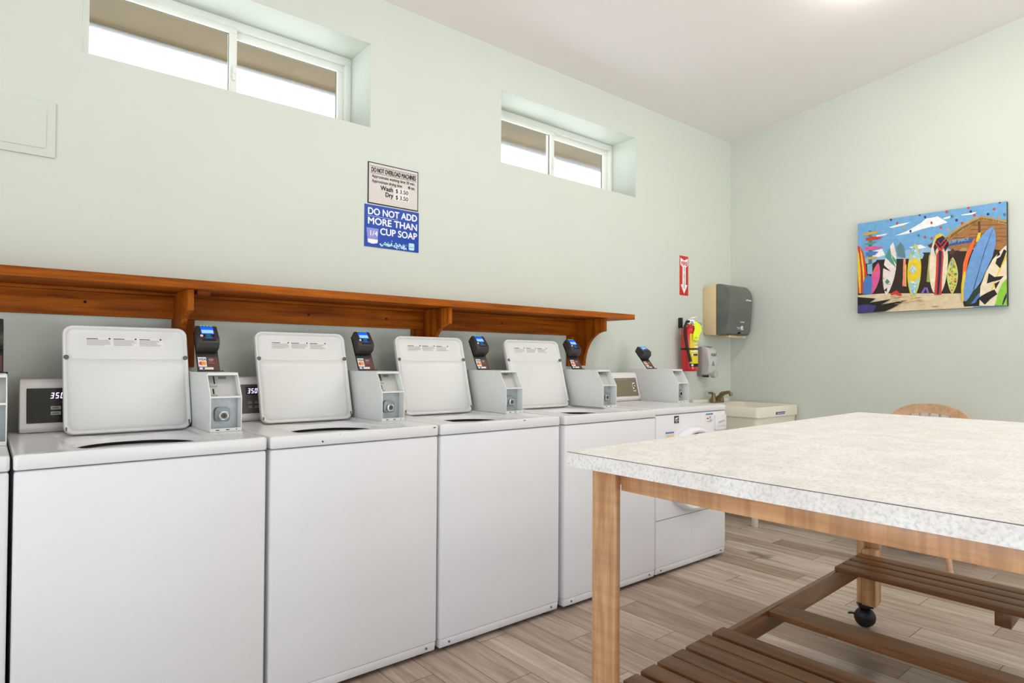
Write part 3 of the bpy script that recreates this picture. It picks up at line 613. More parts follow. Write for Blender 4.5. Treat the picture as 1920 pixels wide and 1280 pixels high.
('orange',[(0.666,0.489),(0.672,0.497),(0.678,0.488),(0.672,0.48)]),
('yellow',[(0.67,0.208),(0.676,0.217),(0.682,0.206),(0.676,0.198)]),
('blue2',[(0.675,0.486),(0.681,0.494),(0.687,0.484),(0.681,0.476)]),
('red',[(0.686,0.295),(0.692,0.304),(0.699,0.293),(0.692,0.284)]),
('gold',[(0.676,0.459),(0.682,0.468),(0.688,0.457),(0.682,0.449)]),
('green2',[(0.677,0.427),(0.682,0.435),(0.687,0.426),(0.682,0.418)]),
('teal',[(0.681,0.429),(0.684,0.434),(0.688,0.428),(0.684,0.423)]),
('orange',[(0.665,0.296),(0.669,0.302),(0.673,0.295),(0.669,0.289)]),
('yellow',[(0.667,0.31),(0.67,0.316),(0.674,0.309),(0.67,0.304)]),
('blue2',[(0.659,0.182),(0.663,0.187),(0.666,0.181),(0.663,0.177)]),
('red',[(0.684,0.334),(0.69,0.342),(0.695,0.333),(0.69,0.325)]),
('gold',[(0.666,0.25),(0.671,0.258),(0.677,0.248),(0.671,0.24)]),
('green2',[(0.656,0.387),(0.661,0.394),(0.666,0.385),(0.661,0.378)]),
('teal',[(0.658,0.486),(0.664,0.494),(0.67,0.484),(0.664,0.475)]),
('orange',[(0.676,0.436),(0.682,0.444),(0.688,0.434),(0.682,0.425)]),
('yellow',[(0.675,0.361),(0.681,0.37),(0.687,0.36),(0.681,0.351)]),
('blue2',[(0.656,0.216),(0.66,0.221),(0.663,0.215),(0.66,0.209)]),
('red',[(0.666,0.37),(0.671,0.376),(0.675,0.369),(0.67,0.363)]),
('gold',[(0.667,0.49),(0.674,0.499),(0.68,0.488),(0.674,0.478)]),
('green2',[(0.67,0.374),(0.674,0.381),(0.679,0.373),(0.674,0.367)]),
('teal',[(0.687,0.347),(0.691,0.353),(0.695,0.346),(0.691,0.34)]),
('white',[(0.414,0.422),(0.412,0.414),(0.406,0.415),(0.404,0.423),(0.406,0.431),(0.412,0.43)]),
('white',[(0.406,0.448),(0.403,0.441),(0.398,0.441),(0.395,0.45),(0.398,0.457),(0.403,0.456)]),
('white',[(0.424,0.445),(0.422,0.438),(0.416,0.439),(0.414,0.447),(0.417,0.454),(0.422,0.454)]),
('white',[(0.413,0.464),(0.41,0.457),(0.405,0.458),(0.402,0.466),(0.405,0.473),(0.41,0.473)]),
('white',[(0.398,0.432),(0.395,0.425),(0.39,0.425),(0.387,0.434),(0.39,0.441),(0.395,0.44)]),
('white',[(0.431,0.424),(0.428,0.417),(0.423,0.418),(0.42,0.426),(0.423,0.433),(0.428,0.433)]),
('white',[(0.416,0.403),(0.414,0.396),(0.408,0.397),(0.406,0.405),(0.408,0.412),(0.414,0.412)]),
('brown',[(0.319,0.339),(0.321,0.339),(0.321,0.298),(0.319,0.299)]),
('brown',[(0.34,0.277),(0.342,0.277),(0.342,0.236),(0.34,0.237)]),
('brown',[(0.34,0.372),(0.342,0.372),(0.341,0.331),(0.339,0.331)]),
('brown',[(0.472,0.48),(0.474,0.479),(0.474,0.44),(0.472,0.44)]),
('green2',[(0.23,0.334),(0.234,0.34),(0.24,0.333),(0.234,0.326)]),
('green2',[(0.193,0.302),(0.198,0.308),(0.203,0.301),(0.198,0.294)]),
('green2',[(0.236,0.292),(0.241,0.297),(0.247,0.291),(0.241,0.284)]),
('green2',[(0.247,0.296),(0.252,0.301),(0.257,0.295),(0.252,0.288)]),
('red',[(0.196,0.364),(0.201,0.37),(0.206,0.363),(0.201,0.356)]),
('red',[(0.565,0.686),(0.594,0.621),(0.602,0.62),(0.641,0.691),(0.646,0.68),(0.606,0.59),(0.59,0.593),(0.56,0.677)]),
('red',[(0.583,0.697),(0.6,0.659),(0.621,0.704),(0.625,0.694),(0.601,0.645),(0.579,0.69)]),
('navy2',[(0.551,0.639),(0.565,0.597),(0.571,0.537),(0.561,0.578)]),
('navy2',[(0.641,0.642),(0.628,0.586),(0.616,0.51),(0.625,0.567)])]
# ================================================================ ROOM
YA=3.0; XB=4.967; XL=-1.75; YF=-2.8
def ceilz(y): return 3.125+.13*(YA-y)
W=[(.278,1.529),(2.405,3.68)]; WZ0,WZ1=2.431,2.872
b=M_(WALL,0)
T=.32
b.box(XL-.1,XB+.1,YA,YA+T,-.02,WZ0).box(XL-.1,XB+.1,YA,YA+T,WZ1,3.2)
xs=[XL-.1,W[0][0],W[0][1],W[1][0],W[1][1],XB+.1]
for i in (0,2,4): b.box(xs[i],xs[i+1],YA,YA+T,WZ0,WZ1)
struct(b.obj('wall_back'))
b=M_(WALL,0).prism([(YF-.1,-.02),(YA+.1,-.02),(YA+.1,ceilz(YA+.1)+.05),(YF-.1,ceilz(YF-.1)+.05)],0,XB,XB+.12); struct(b.obj('wall_right'))
LY0,LY1,LZ0,LZ1=-2.0,1.6,.05,2.5
b=M_(WALL,0)
def cz(a,c): return [(a,LZ1),(c,LZ1),(c,ceilz(c)+.05),(a,ceilz(a)+.05)]
b.prism([(LY1,-.02),(YA+.1,-.02),(YA+.1,ceilz(YA+.1)+.05),(LY1,ceilz(LY1)+.05)],0,XL-.12,XL).prism([(YF-.1,-.02),(LY0,-.02),(LY0,ceilz(LY0)+.05),(YF-.1,ceilz(YF-.1)+.05)],0,XL-.12,XL)
b.prism(cz(LY0,LY1),0,XL-.12,XL).box(XL-.12,XL,LY0,LY1,-.02,LZ0); struct(b.obj('wall_left'))
b=M_(VINYL)
for y in(LY0,(LY0+LY1)/2-.03,LY1-.06): b.box(XL-.09,XL-.03,y,y+.06,LZ0,LZ1)
b.box(XL-.09,XL-.03,LY0,LY1,LZ0,LZ0+.06).box(XL-.09,XL-.03,LY0,LY1,LZ1-.06,LZ1); struct(b.obj('window_3'))
b=M_(WALL,0)   # wall behind the camera with a wide glazed doorway
DX0,DX1,DZ=1.2,4.3,2.4
b.box(XL-.1,DX0,YF-.15,YF,-.02,4).box(DX1,XB+.1,YF-.15,YF,-.02,4).box(DX0,DX1,YF-.15,YF,DZ,4); struct(b.obj('wall_front'))
b=M_(VINYL)
for x0,x1 in((DX0,DX0+.06),(DX1-.06,DX1),(2.72,2.78)): b.box(x0,x1,YF-.1,YF-.04,0,DZ)
b.box(DX0,DX1,YF-.1,YF-.04,DZ-.06,DZ).box(DX0,DX1,YF-.1,YF-.04,-.01,.04); struct(b.obj('door_1'))
b=M_(FLOOR,0).box(XL-.1,XB+.1,YF-.2,YA+.1,-.05,0); struct(b.obj('floor'))
b=M_(CEIL,0).prism([(YF-.3,ceilz(YF-.3)),(YA+.02,ceilz(YA+.02)),(YA+.02,ceilz(YA+.02)+.12),(YF-.3,ceilz(YF-.3)+.12)],0,XL-.1,XB+.1); struct(b.obj('ceiling'))
# roof eave outside over the high windows
b=M_(SOFFIT,0).box(XL,XB+.8,YA+T,4.0,3.0,3.06).box(XL,XB+.8,3.98,4.015,2.985,3.2); struct(b.obj('trim_1'))

GASK=mat('window_gasket','77755f',.7,noise=.05)
def window(n,x0,x1):
    root=bpy.data.objects.new('window_%d'%n,None); COL.objects.link(root); struct(root)
    root.location=(x0,YA+.225,WZ0); w=x1-x0; h=WZ1-WZ0
    def ring(mb,a,b_,c,d,y0,y1,t,tt=None):
        tt=t if tt is None else tt
        mb.box(a,b_,y0,y1,c,c+t,.001).box(a,b_,y0,y1,d-tt,d,.003).box(a,a+t,y0,y1,c+t,d-tt,.003).box(b_-t,b_,y0,y1,c+t,d-tt,.003); return mb
    ring(M_(VINYL),0,w,0,h,.004,.062,.035,.04).obj('window_frame',root)
    xm=w*.495
    ring(M_(VINYL),.012,xm+.03,.02,h-.035,0,.026,.034,.03).obj('sash',root)
    s2=ring(M_(VINYL),xm,w-.03,.02,h-.03,.03,.055,.038,.045); s2.obj('sash',root)
    M_(GLASS,0).box(.044,xm-.002,.020,.025,.052,h-.063).obj('pane',root)
    ring(M_(GASK,0),.044,xm-.002,.052,h-.063,.016,.027,.004).obj('gasket',root)
    M_(GLASS,0).box(xm+.036,w-.066,.050,.055,.055,h-.073).obj('pane',root)
    ring(M_(GASK,0),xm+.036,w-.066,.055,h-.073,.046,.057,.004).obj('gasket',root)
    M_(VINYL).box(xm+.008,xm+.022,-.014,.0,.14,.21,.004).box(xm+.004,xm+.026,-.009,0,.16,.18,.003).box(xm+.01,xm+.02,-.026,-.012,.175,.215,.003).obj('latch',root)
window(1,*W[0]); window(2,*W[1])

# ---- access panel painted like the wall
t=thing('access_panel','square wall access panel painted the same pale green as the wall, at the left edge','panel',(-.16,YA,1.988))
b=M_(WALL); x1,h=.358,.212
b.box(0,x1,-.009,0,0,h,.002).obj('panel_frame',t)
b=M_(WALL).m(WALL); b.prism(rrect(.03,.329,.03,.182,.008),1,-.0125,-.0085,bev=.0012).obj('panel_door',t)

# ---- lamps on the ceiling (outside the frame)
for i,(x,y) in enumerate([(3.62,1.28),(1.9,1.0),(4.1,-.3),(3.3,-1.3),(1.2,-1.6)]):
    zc=ceilz(y)
    t=thing('ceiling_lamp',['round flush ceiling lamp nearest the corner with the surfboard canvas','round flush ceiling lamp over the near end of the folding table','round flush ceiling lamp above the far end of the folding table','round flush ceiling lamp by the right wall behind the viewpoint','round flush ceiling lamp by the glazed doorway'][i],'lamp',(x,y,zc),'round ceiling lamps')
    tl=-.13
    b=M_(VINYL).lathe((0,0,0),[(.19,.02),(.19,-.03),(.175,-.035)],36).obj('lamp_base',t)
    M_(LAMP).lathe((0,0,0),[(.17,-.036),(.168,-.05),(.15,-.075),(.11,-.095),(.05,-.105),(.002,-.107)],36).obj('lamp_shade',t)
# ================================================================ WASHERS
def rotx(y0,z0,ang):
    # plane frame: s runs up the leaning plane, t points to the viewer
    ca,sa=math.cos(ang),math.sin(ang)
    return lambda x,s,t:(x, y0+s*sa-t*ca, z0+s*ca+t*sa)
def frameP(P):
    o=Vector(P(0,0,0)); return lambda x,s,t=0: frame(P(x,s,t),(1,0,0),Vector(P(0,1,0))-o,Vector(P(0,0,1))-o)

def coin_box(root,y0=.262,y1=.625,label=None):
    xa,xb=.568,.680; z0,z1,zm=.951,1.168,1.078; sl=.055
    prof=[(y0,z0),(y0,zm),(y0+sl,z1),(y1,z1),(y1,z0)]
    b=M_(WHITE2)
    b.prism(prof,0,xa,xa+.0035,.0006).prism(prof,0,xb-.0035,xb,.0006)
    b.box(xa+.0034,xb-.0034,y0+sl,y1,z1-.004,z1-.0002).box(xa+.0034,xb-.0034,y1-.004,y1-.0002,z0+.0002,z1-.0003).box(xa+.0034,xb-.0034,y0+.0005,y1-.0003,z0+.0002,z0+.004)
    b.box(xa+.003,xb-.003,y0+.001,y0+.045,zm-.003,zm+.003)        # shelf between the two recesses
    b.box(xa+.003,xb-.003,y0,y0+.004,z0,z0+.012).box(xa+.003,xb-.003,y0+sl-.006,y0+sl,z1-.01,z1)
    cb=b.obj('coin_box',root,label=label)
    P=rotx(y0+.04,zm,math.atan2(sl,z1-zm))
    b=M_(LGREY).box(xa+.004,xb-.004,0,.1,-.003,.0,T=P); up=b.obj('coin_panel',cb)
    b=M_(DARK).box(xa+.022,xa+.027,.012,.034,-.001,.0012,T=P).box(xa+.030,xa+.034,.055,.088,-.001,.0012,T=P); b.obj('coin_slot',up)
    b=M_(LOCKM).box(xa+.013,xa+.036,.004,.009,0,.002,T=P).box(xa+.013,xa+.04,.042,.047,0,.002,T=P).prism(rrect(.616,.644,.076,.086,.004),2,0,.0015,T=P); split_obj(b,'slot_trim',up)
    b=M_(GALV).box(xa+.004,xb-.004,y0+.045,y0+.048,z0+.004,zm-.003); lp=b.obj('lock_panel',cb)
    for dx in(.012,.098):
        for z in (z0+.03,zm-.018): pass
    b=M_(GALV)
    for dx,z in((.09,z0+.03),(.09,zm-.02),(.014,zm-.02),(.014,z0+.03)): b.cyl((xa+dx,y0+.046,z),(xa+dx,y0+.043,z),.004,n=10)
    split_obj(b,'screw',lp)
    b=M_(LOCKM).prism(rrect(.594,.646,z0+.034,z0+.088,.012),1,y0+.030,y0+.046,.002); lk=b.obj('lock',cb)
    b=M_(CHROME).prism(rrect(.606,.637,z0+.042,z0+.072,.009),1,y0+.018,y0+.031,.0015); b.obj('lock_barrel',lk)
    M_(DARK).box(.620,.623,y0+.0172,y0+.0185,z0+.05,z0+.064).obj('keyway',lk)
    M_(INKG).lathe((.6215,y0+.0178,z0+.057),[(.0085,-.0006),(.0115,-.0006),(.0115,.0006),(.0085,.0006),(.0085,-.0006)],20,ax=1).obj('tumbler_ring',lk)
    b=M_(DARK)
    for a_,c_ in((.589,.601),(.624,.636),(.659,.663)): b.box(a_,c_,y0-.0003,y0+.001,z0+.0045,z0+.0075)
    split_obj(b,'vent_slot',cb)
    return cb
def reader(root,yb,lean,zb=1.168,plain=False,L=.182):
    P=rotx(yb,zb,lean); F=frameP(P); xa,xb=.590,.674
    b=M_(BLACK).box(xa,xb,-.002,L,-.004,0,T=P).box(xa+.004,xb+.012,-.002,.001,-.02,.006,T=P)
    r=b.obj('card_reader',root)
    h0=.087
    prof=[(0,h0),(.034,h0+.004),(.052,h0+.022),(.050,h0+.040),(.034,L+.012),(.0,L+.004)]   # (t,s)
    b=M_(DGREY); b.prism([(s,t) for t,s in prof],0,xa+.001,xb-.001,.004,T=P); hd=b.obj('reader_head',r)
    # sloping face frame
    a0=Vector((0,)+prof[3][::-1]); a1=Vector((0,)+prof[4][::-1])     # (x,s,t)
    q0=Vector(P(0,prof[3][1],prof[3][0])); q1=Vector(P(0,prof[4][1],prof[4][0])); up=(q1-q0); ln=up.length; up.normalize(); nn=Vector((1,0,0)).cross(up)
    def Q(x,s,t): p=q0+up*s+nn*t; return (x,p.y,p.z)
    FQ=lambda x,s,t=0: frame(Q(x,s,t),(1,0,0),up,nn)
    b=M_(SCREEN).box(xa+.018,xa+.066,ln*.34,ln*.90,-.001,.0012,T=Q); sc=b.obj('screen',r)
    b=M_(SCREEN2).box(xa+.020,xa+.064,ln*.38,ln*.64,.001,.0018,T=Q); b.obj('screen_text_block',sc)
    b=M_(LEDG)
    for k in range(4): b.box(xa+.019+k*.0125,xa+.0245+k*.0125,ln*.945,ln*.99,-.001,.0008,T=Q)
    split_obj(b,'indicator_light',r)
    M_(LEDM).box(xa+.034,xa+.052,ln*.16,ln*.28,-.001,.0012,T=Q).obj('green_key',r)
    b=M_(SCREEN).box(xa+.032,xa+.056,ln*.02,ln*.09,-.001,.0015,T=Q); b.obj('keypad_light',r)
    b=M_(PAPER).cyl(Q(xa+.017,ln*.17,-.001),Q(xa+.017,ln*.17,.003),.0055,n=14); b.obj('white_button',r)
    b=M_(BLACK).cyl(Q(xa+.027,ln*.2,-.001),Q(xa+.027,ln*.2,.002),.004,n=10).cyl(Q(xa+.062,ln*.2,-.001),Q(xa+.062,ln*.2,.002),.004,n=10); split_obj(b,'button',r)
    b=M_(DARK).box(xa+.020,xa+.068,h0+.028,h0+.034,.0505,.0535,T=P); b.obj('card_slot',r)
    # sticker plate under the head
    st=M_(MAROON).box(xa+.004,xb-.004,.006,.066,0,.0007,T=P).obj('sticker',r)
    M_(PAPER).box(xa+.005,xa+.036,.022,.065,.0005,.0012,T=P).box(xa+.008,xa+.06,.009,.019,.0005,.0012,T=P).obj('sticker_white_area',st)
    b=M_(MCR).cyl(P(xa+.0155,.037,.001),P(xa+.0155,.037,.0017),.0085,n=18).m(MCO).cyl(P(xa+.0255,.037,.001),P(xa+.0255,.037,.0019),.0085,n=18); b.obj('logo_circles',st)
    text('lettering','VISA',.0145,VISAB,st,F(xa+.007,.050,.0014),bold=.0003)
    M_(SCREEN2).box(xa+.009,xa+.017,.010,.018,.0012,.0016,T=P).m(VISAB).box(xa+.019,xa+.027,.010,.018,.0012,.0016,T=P).obj('logo_blocks',st)
    M_(LGREY).box(xa+.046,xa+.064,.054,.057,.0006,.0012,T=P).box(xa+.046,xa+.062,.048,.050,.0006,.0012,T=P).m(MCR).box(xa+.044,xa+.068,.038,.040,.0006,.0012,T=P).obj('sticker_lines',st)
    return r
def console(root,pm,kind):
    yo=0 if kind=='tan' else .036
    b=M_(CONS).prism([(.575+yo,.951),(.564+yo,.968),(.606+yo,1.128),(.619+yo,1.142),(.66+yo*.6,1.143),(.725,1.12),(.725,.951)],0,.032,.566,.006); cs=b.obj('console',root)
    P=rotx(.5636+yo,.968,math.atan2(.042,.160)); F=frameP(P)
    if kind=='tan': b=M_(pm).box(.16,.545,.016,.142,0,.0012,T=P)
    else: b=M_(pm).prism(rrect(.052,.545,.018,.146,.003),2,0,.0012,T=P)
    pn=b.obj('control_panel',cs)
    if kind=='black':
        seg7('digit_display','3501',.0215,LEDV,pn,F(.120,.107,.0014),0,0,.70)
        for i,x in enumerate((.122,.163,.204,.245)):
            for s in(.046,.066):
                bb=M_(LGREY).box(x,x+.030,s,s+.0125,.001,.0022,T=P); bb.m(INKG).box(x+.004,x+.025,s+.004,s+.008,.002,.0026,T=P); bb.obj('button',pn)
        M_(INKG).box(.146,.158,.092,.094,.001,.0014,T=P).box(.171,.181,.092,.094,.001,.0014,T=P).obj('panel_marks',pn)
    elif kind=='grey':
        M_(BLACKP).box(.106,.172,.100,.134,.0005,.0014,T=P).obj('display_window',pn)
        seg7('digit_display','3501',.0215,LEDV,pn,F(.113,.106,.0016),0,0,.68)
        bb=M_(LGREY)
        for i in range(6):
            for s in(.042,.062): bb.box(.112+i*.026,.130+i*.026,s,s+.002,.001,.0016,T=P).box(.114+i*.026,.128+i*.026,s+.006,s+.008,.001,.0016,T=P)
        bb.obj('panel_marks',pn)
    else:
        M_(PAPER).box(.500,.524,.048,.108,.001,.0018,T=P).obj('number_sticker',pn)
        text('lettering','5',.060,INK,pn,F(.500,.057,.002),fit=.021,bold=.0012)
        bb=M_(LGREY)
        for i in range(7): bb.box(.30+i*.024,.31+i*.024+.004*(i%2),.129,.132,.001,.0016,T=P)
        bb.obj('panel_marks',pn)
    return cs
def cabinet_common(root):
    b=M_(WHITE).box(.002,.684,0,.70,.055,.904,.008,3); cab=b.obj('cabinet',root)
    b=M_(WHITE).prism([(.008,.02),(0.001,.056),(.05,.056),(.05,.02)],0,.006,.680,.003); b.obj('toe_panel',root)
    b=M_(GREY)
    for x in(.05,.636): b.cyl((x,.006,.04),(x,-.001,.04),.0045,n=10)
    split_obj(b,'screw',root)
    b=M_(BLACK)
    for x in(.06,.626):
        for y in(.06,.64): b.cyl((x,y,0),(x,y,.021),.022,n=14)
    split_obj(b,'foot',root)
    return cab
def top_loader(loc,label):
    root=thing('top_loading_washer',label,'washing machine',loc,'top-loading washers along the wall')
    cabinet_common(root)
    # worktop with a recessed lid seat and the round opening into the tub
    b=M_(WHITET,30)
    def L(x0,x1,y0_,y1_,r_,z): return [(px,py,z) for px,py in rrect(x0,x1,y0_,y1_,r_,9)]
    rx0,rx1,ry0,ry1=.118,.566,.040,.548
    b.loops([L(.002,.684,-.0025,.713,.010,.908),L(0,.686,-.0045,.713,.012,.912),L(0,.686,-.0045,.713,.012,.9425),L(.0012,.6848,-.0033,.713,.012,.9475),L(.005,.681,.0005,.709,.010,.9500),
             L(rx0,rx1,ry0,ry1,.045,.9500),L(rx0+.004,rx1-.004,ry0+.004,ry1-.004,.043,.9485),L(rx0+.012,rx1-.012,ry0+.012,ry1-.010,.04,.9400),
             L(rx0+.030,rx1-.030,ry0+.032,.442,.165,.9390),L(rx0+.036,rx1-.036,ry0+.038,.436,.165,.9350),L(rx0+.040,rx1-.040,ry0+.042,.432,.165,.9200)],True,False)
    tp=b.obj('worktop',root)
    b=M_(TUBSHADE,30); b.loops([L(rx0+.039,rx1-.039,ry0+.041,.433,.165,.9195),L(.14,.547,ry0+.03,.47,.165,.90),L(.14,.547,ry0+.03,.47,.165,.80),L(.3,.4,.2,.3,.04,.79)],False,True); b.obj('wash_tub',root)
    # open lid
    P=rotx(.512,.9465,math.atan2(.112,.390)); F=frameP(P); LX0,LX1,LH=.152,.5655,.411
    def R(inx,t,r_=.034): return [P(px,py,t) for px,py in rrect(LX0+inx,LX1-inx,inx,LH-inx,max(r_-inx*.7,.008),8)]
    b=M_(LIDW,40)
    b.loops([R(.004,-.018),R(0,-.013),R(0,.003),R(.002,.006),R(.006,.007),R(.010,.005),R(.015,-.003),R(.022,-.005),R(.04,-.0045),R(.09,-.003)]); ld=b.obj('lid',root)
    # raised lower pan of the inner lid, blending into the flat upper part
    def Q(inx,t,top=0): return [P(px,py,t) for px,py in rrect(LX0+.011+inx,LX1-.011-inx,.010+inx,.288-inx*1.6-top,.028,8)]
    b=M_(LIDW,60).loops([Q(0,-.008),Q(.005,-.001),Q(.016,.002,.012),Q(.035,.0038,.02),Q(.055,.0045,.024)],True,True); b.obj('inner_pan',ld)
    for x in(LX0+.0105,LX1-.0105):
        M_(GREY).lathe((0,0,0),[(.001,-.004),(.0085,-.004),(.0085,.002),(.0055,.005),(.0045,.003),(.001,.003)],16).obj('bumper',ld,loc=P(x,.286,.006)).rotation_euler=(PI/2-math.atan2(.112,.390),0,0)
    b=M_(GREY).box(LX0+.006,LX0+.011,.014,.026,.004,.0085,T=P).box(LX1-.012,LX1-.007,.014,.034,.004,.0085,T=P); split_obj(b,'hinge_clip',ld)
    b=M_(PAPER).box(.222,.481,.332,.368,-.006,-.0026,T=P); lb=b.obj('instruction_label',ld)
    b=M_(INKG,0); rnd=random.Random(5)
    for c in range(3):
        x0=.226+c*.086
        b.m(INK).box(x0,x0+.036,.3600,.3628,-.003,-.0022,T=P).box(x0+.070,x0+.076,.3595,.365,-.003,-.0022,T=P)
        b.m(INKG)
        for r_ in range(7): b.box(x0,x0+.056+rnd.random()*.022,.3562-r_*.0034,.3571-r_*.0034,-.003,-.0022,T=P)
    b.obj('printed_lines',lb)
    coin_box(root)
    return root

XS=[-.632,.065,.766,1.465,2.180]
SXS=[1.006,1.006,1.006,1.006,1.041]
LIDX=[0,0,-.016,-.028,-.042]; BOXX=[.004,0,-.003,-.006,-.021]
YS=[2.225,2.225,2.222,2.218,2.21]
def mk(i,label,reader_kw,kind,pm):
    if i==1: r=W1
    else:
        r=copy_tree(W1,skip=('console','card_reader')); r['label']=label
    r.location=(XS[i],YS[i],0)
    r.scale=(SXS[i],1,1)
    console(r,pm,kind); rd=reader(r,**reader_kw); rd.location.x=BOXX[i]
    for c in r.children:
        if c.name.split('.')[0]=='lid': c.location.x=LIDX[i]
        if c.name.split('.')[0]=='coin_box': c.location.x=BOXX[i]
    return r
W1=top_loader((XS[1],2.225,0),'top-loading washer with black 350 control panel left of its raised lid, fully in view')
mk(1,'',dict(yb=.533,lean=math.radians(27)),'black',BLACKP)
mk(0,'white top-loading washer cut off by the left edge of the view',dict(yb=.533,lean=math.radians(27)),'black',BLACKP)
m2=mk(2,'second whole top-loading washer from the left, its worktop front chipped black',dict(yb=.533,lean=math.radians(28)),'grey',GREYP)
m3=mk(3,'white top-loading washer below the middle shelf bracket, with small chip in its right front edge',dict(yb=.533,lean=math.radians(28)),'grey',GREYP)
mk(4,'white top-loading washer behind the table corner, furthest right of the raised lids',dict(yb=.533,lean=math.radians(29)),'grey',GREYP)
def chip(root,pts):
    b=M_(DARK)
    for x,z,w,h,k in pts: b.prism([(x-w,z-h*.3),(x-w*.2,z+h),(x+w,z+h*.4+k),(x+w*.5,z-h)],1,-.0050,-.0040)
    return b.obj('paint_chip',root)
chip(m2,[(.185,.921,.004,.004,-.002),(.25,.943,.0018,.0013,0),(.663,.941,.007,.0025,.001)])
chip(m3,[(.455,.943,.008,.002,0),(.205,.941,.002,.001,0)])

# ---- front loader beside the sink
F5=thing('front_loading_washer','white front-loading washer with round door, between the last top-loader and the sink','washing machine',(2.899,2.215,0)); F5.scale=(1.022,1,1)
b=M_(WHITE).box(.002,.694,0,.70,.055,.914,.008,3).obj('cabinet',F5)
M_(WHITE).prism([(.008,.02),(.001,.056),(.05,.056),(.05,.02)],0,.006,.690,.003).obj('toe_panel',F5)
b=M_(GREY)
for x in(.05,.646): b.cyl((x,.006,.04),(x,-.001,.04),.0045,n=10)
split_obj(b,'screw',F5)
b=M_(BLACK)
for x in(.06,.636):
    for y in(.06,.64): b.cyl((x,y,0),(x,y,.021),.022,n=14)
split_obj(b,'foot',F5)
M_(WHITET,30).loops([[(px,py,z) for px,py in rrect(.348-a,.348+a,.355-c,.355+c,.012,5)] for a,c,z in((.346,.3575,.918),(.348,.3595,.922),(.348,.3595,.9425),(.3468,.3583,.9475),(.343,.3545,.950),(.30,.31,.9505))]).obj('worktop',F5)
b=M_(GREY).box(.004,.692,-.0008,.002,.3205,.3235); b.obj('panel_seam',F5)
M_(WHITE2).box(.329,.3305,-.0012,.001,.058,.32).obj('panel_crease',F5)
dc=(.345,.585)
def dl(r,y): return [(dc[0]+r*math.cos(2*PI*i/64),y,dc[1]+r*math.sin(2*PI*i/64)) for i in range(64)]
dr=M_(WHITE,50).loops([dl(.248,.002),dl(.248,-.006),dl(.246,-.02),dl(.242,-.034),dl(.232,-.046),dl(.222,-.047),dl(.214,-.040),dl(.209,-.015)],True,False).obj('door',F5)
M_(BLACKP,50).loops([dl(.210,-.015),dl(.18,-.022),dl(.10,-.03),dl(.03,-.032)],False,True).obj('door_window',dr,label='dark glass door window')
M_(WHITE2,50).loops([dl(.258,.0005),dl(.257,-.002),dl(.251,-.002),dl(.250,0)],False,False).obj('door_surround',F5)
dw=M_(WHITE).prism(rrect(.569,.688,.798,.892,.008),1,-.010,.0,.003).obj('detergent_drawer',F5)
M_(WHITE).prism(rrect(.588,.672,.822,.862,.006),1,-.0135,-.009,.002).obj('drawer_grip',dw)
M_(LGREY).prism([(.592,.842),(.605,.852),(.650,.858),(.668,.856),(.664,.848),(.60,.838)],1,-.0145,-.013).obj('grip_recess',dw)
st=M_(INK).box(.168,.211,-.0013,0,.862,.904).obj('energy_sticker',F5)
M_(PAPER).prism([(.172,.884),(.186,.899),(.182,.89),(.207,.898),(.195,.884)],1,-.002,-.001).box(.172,.207,-.002,-.001,.876,.879).box(.178,.2,-.002,-.001,.868,.871).obj('sticker_print',st)
st=M_(PAPER).box(.478,.556,-.0013,0,.846,.905).obj('instruction_sticker',F5)
M_(STKB).box(.480,.554,-.002,-.001,.894,.903).m(INKG).box(.49,.51,-.002,-.001,.868,.876).box(.52,.545,-.002,-.001,.86,.864).box(.495,.54,-.002,-.001,.852,.855).m(RED).box(.52,.528,-.002,-.001,.872,.884).obj('sticker_print',st)
st=M_(PAPER).box(.085,.166,-.0013,0,.772,.82).obj('instruction_sticker',F5)
M_(STKB).box(.087,.164,-.002,-.001,.806,.816).m(STKO).box(.1,.164,-.002,-.001,.785,.800).m(INKG).box(.1,.15,-.002,-.001,.776,.779).obj('sticker_print',st)
coin_box(F5,.262,.69); console(F5,TANP,'tan'); reader(F5,.530,math.radians(41),L=.165)
# ================================================================ WOODEN WALL SHELF
sh=thing('wall_shelf','long varnished wooden shelf on curved brackets, running above the washers','shelf',(0,YA,1.4955))
X0,X1=-1.7,3.311
M_(SHELFW).box(X0,X1,-.30,0,0,.034,.0025).obj('shelf_board',sh)
M_(SHELFW).box(X0,3.045,-.022,0,-.108,-.014,.002).obj('wall_rail',sh)
M_(SHELFW).box(X0,3.045,-.034,0,-.0135,-.0005,.001).obj('rail_cap',sh)
M_(SHELFW).box(.65,.70,-.25,-.05,-.018,0,.001).obj('joint_block',sh)
for xs_,xb_ in((.609,.612),(1.779,1.845),(2.968,3.043)):
    st=M_(SHELFV).box(xs_,xs_+.088,-.020,-.0005,-.312,-.109,.002).obj('bracket_back',sh)
    pts=[(-.0205,-.001),(-.272,-.001),(-.272,-.085)]
    for i in range(1,13):
        a=PI/2*i/12; pts.append((-.272+.185*math.sin(a)*1.0,-.085-.222*(1-math.cos(a))))
    pts.append((-.0205,-.307))
    M_(SHELFV).prism(pts,0,xb_,xb_+.022,.0015).obj('bracket',sh)
b=M_(DARK)
for x,z in((.30,-.055),(1.2,-.06),(1.62,-.06),(2.4,-.05)): b.cyl((x,-.0225,z),(x,-.0215,z),.006,n=10)
split_obj(b,'screw_hole',sh)

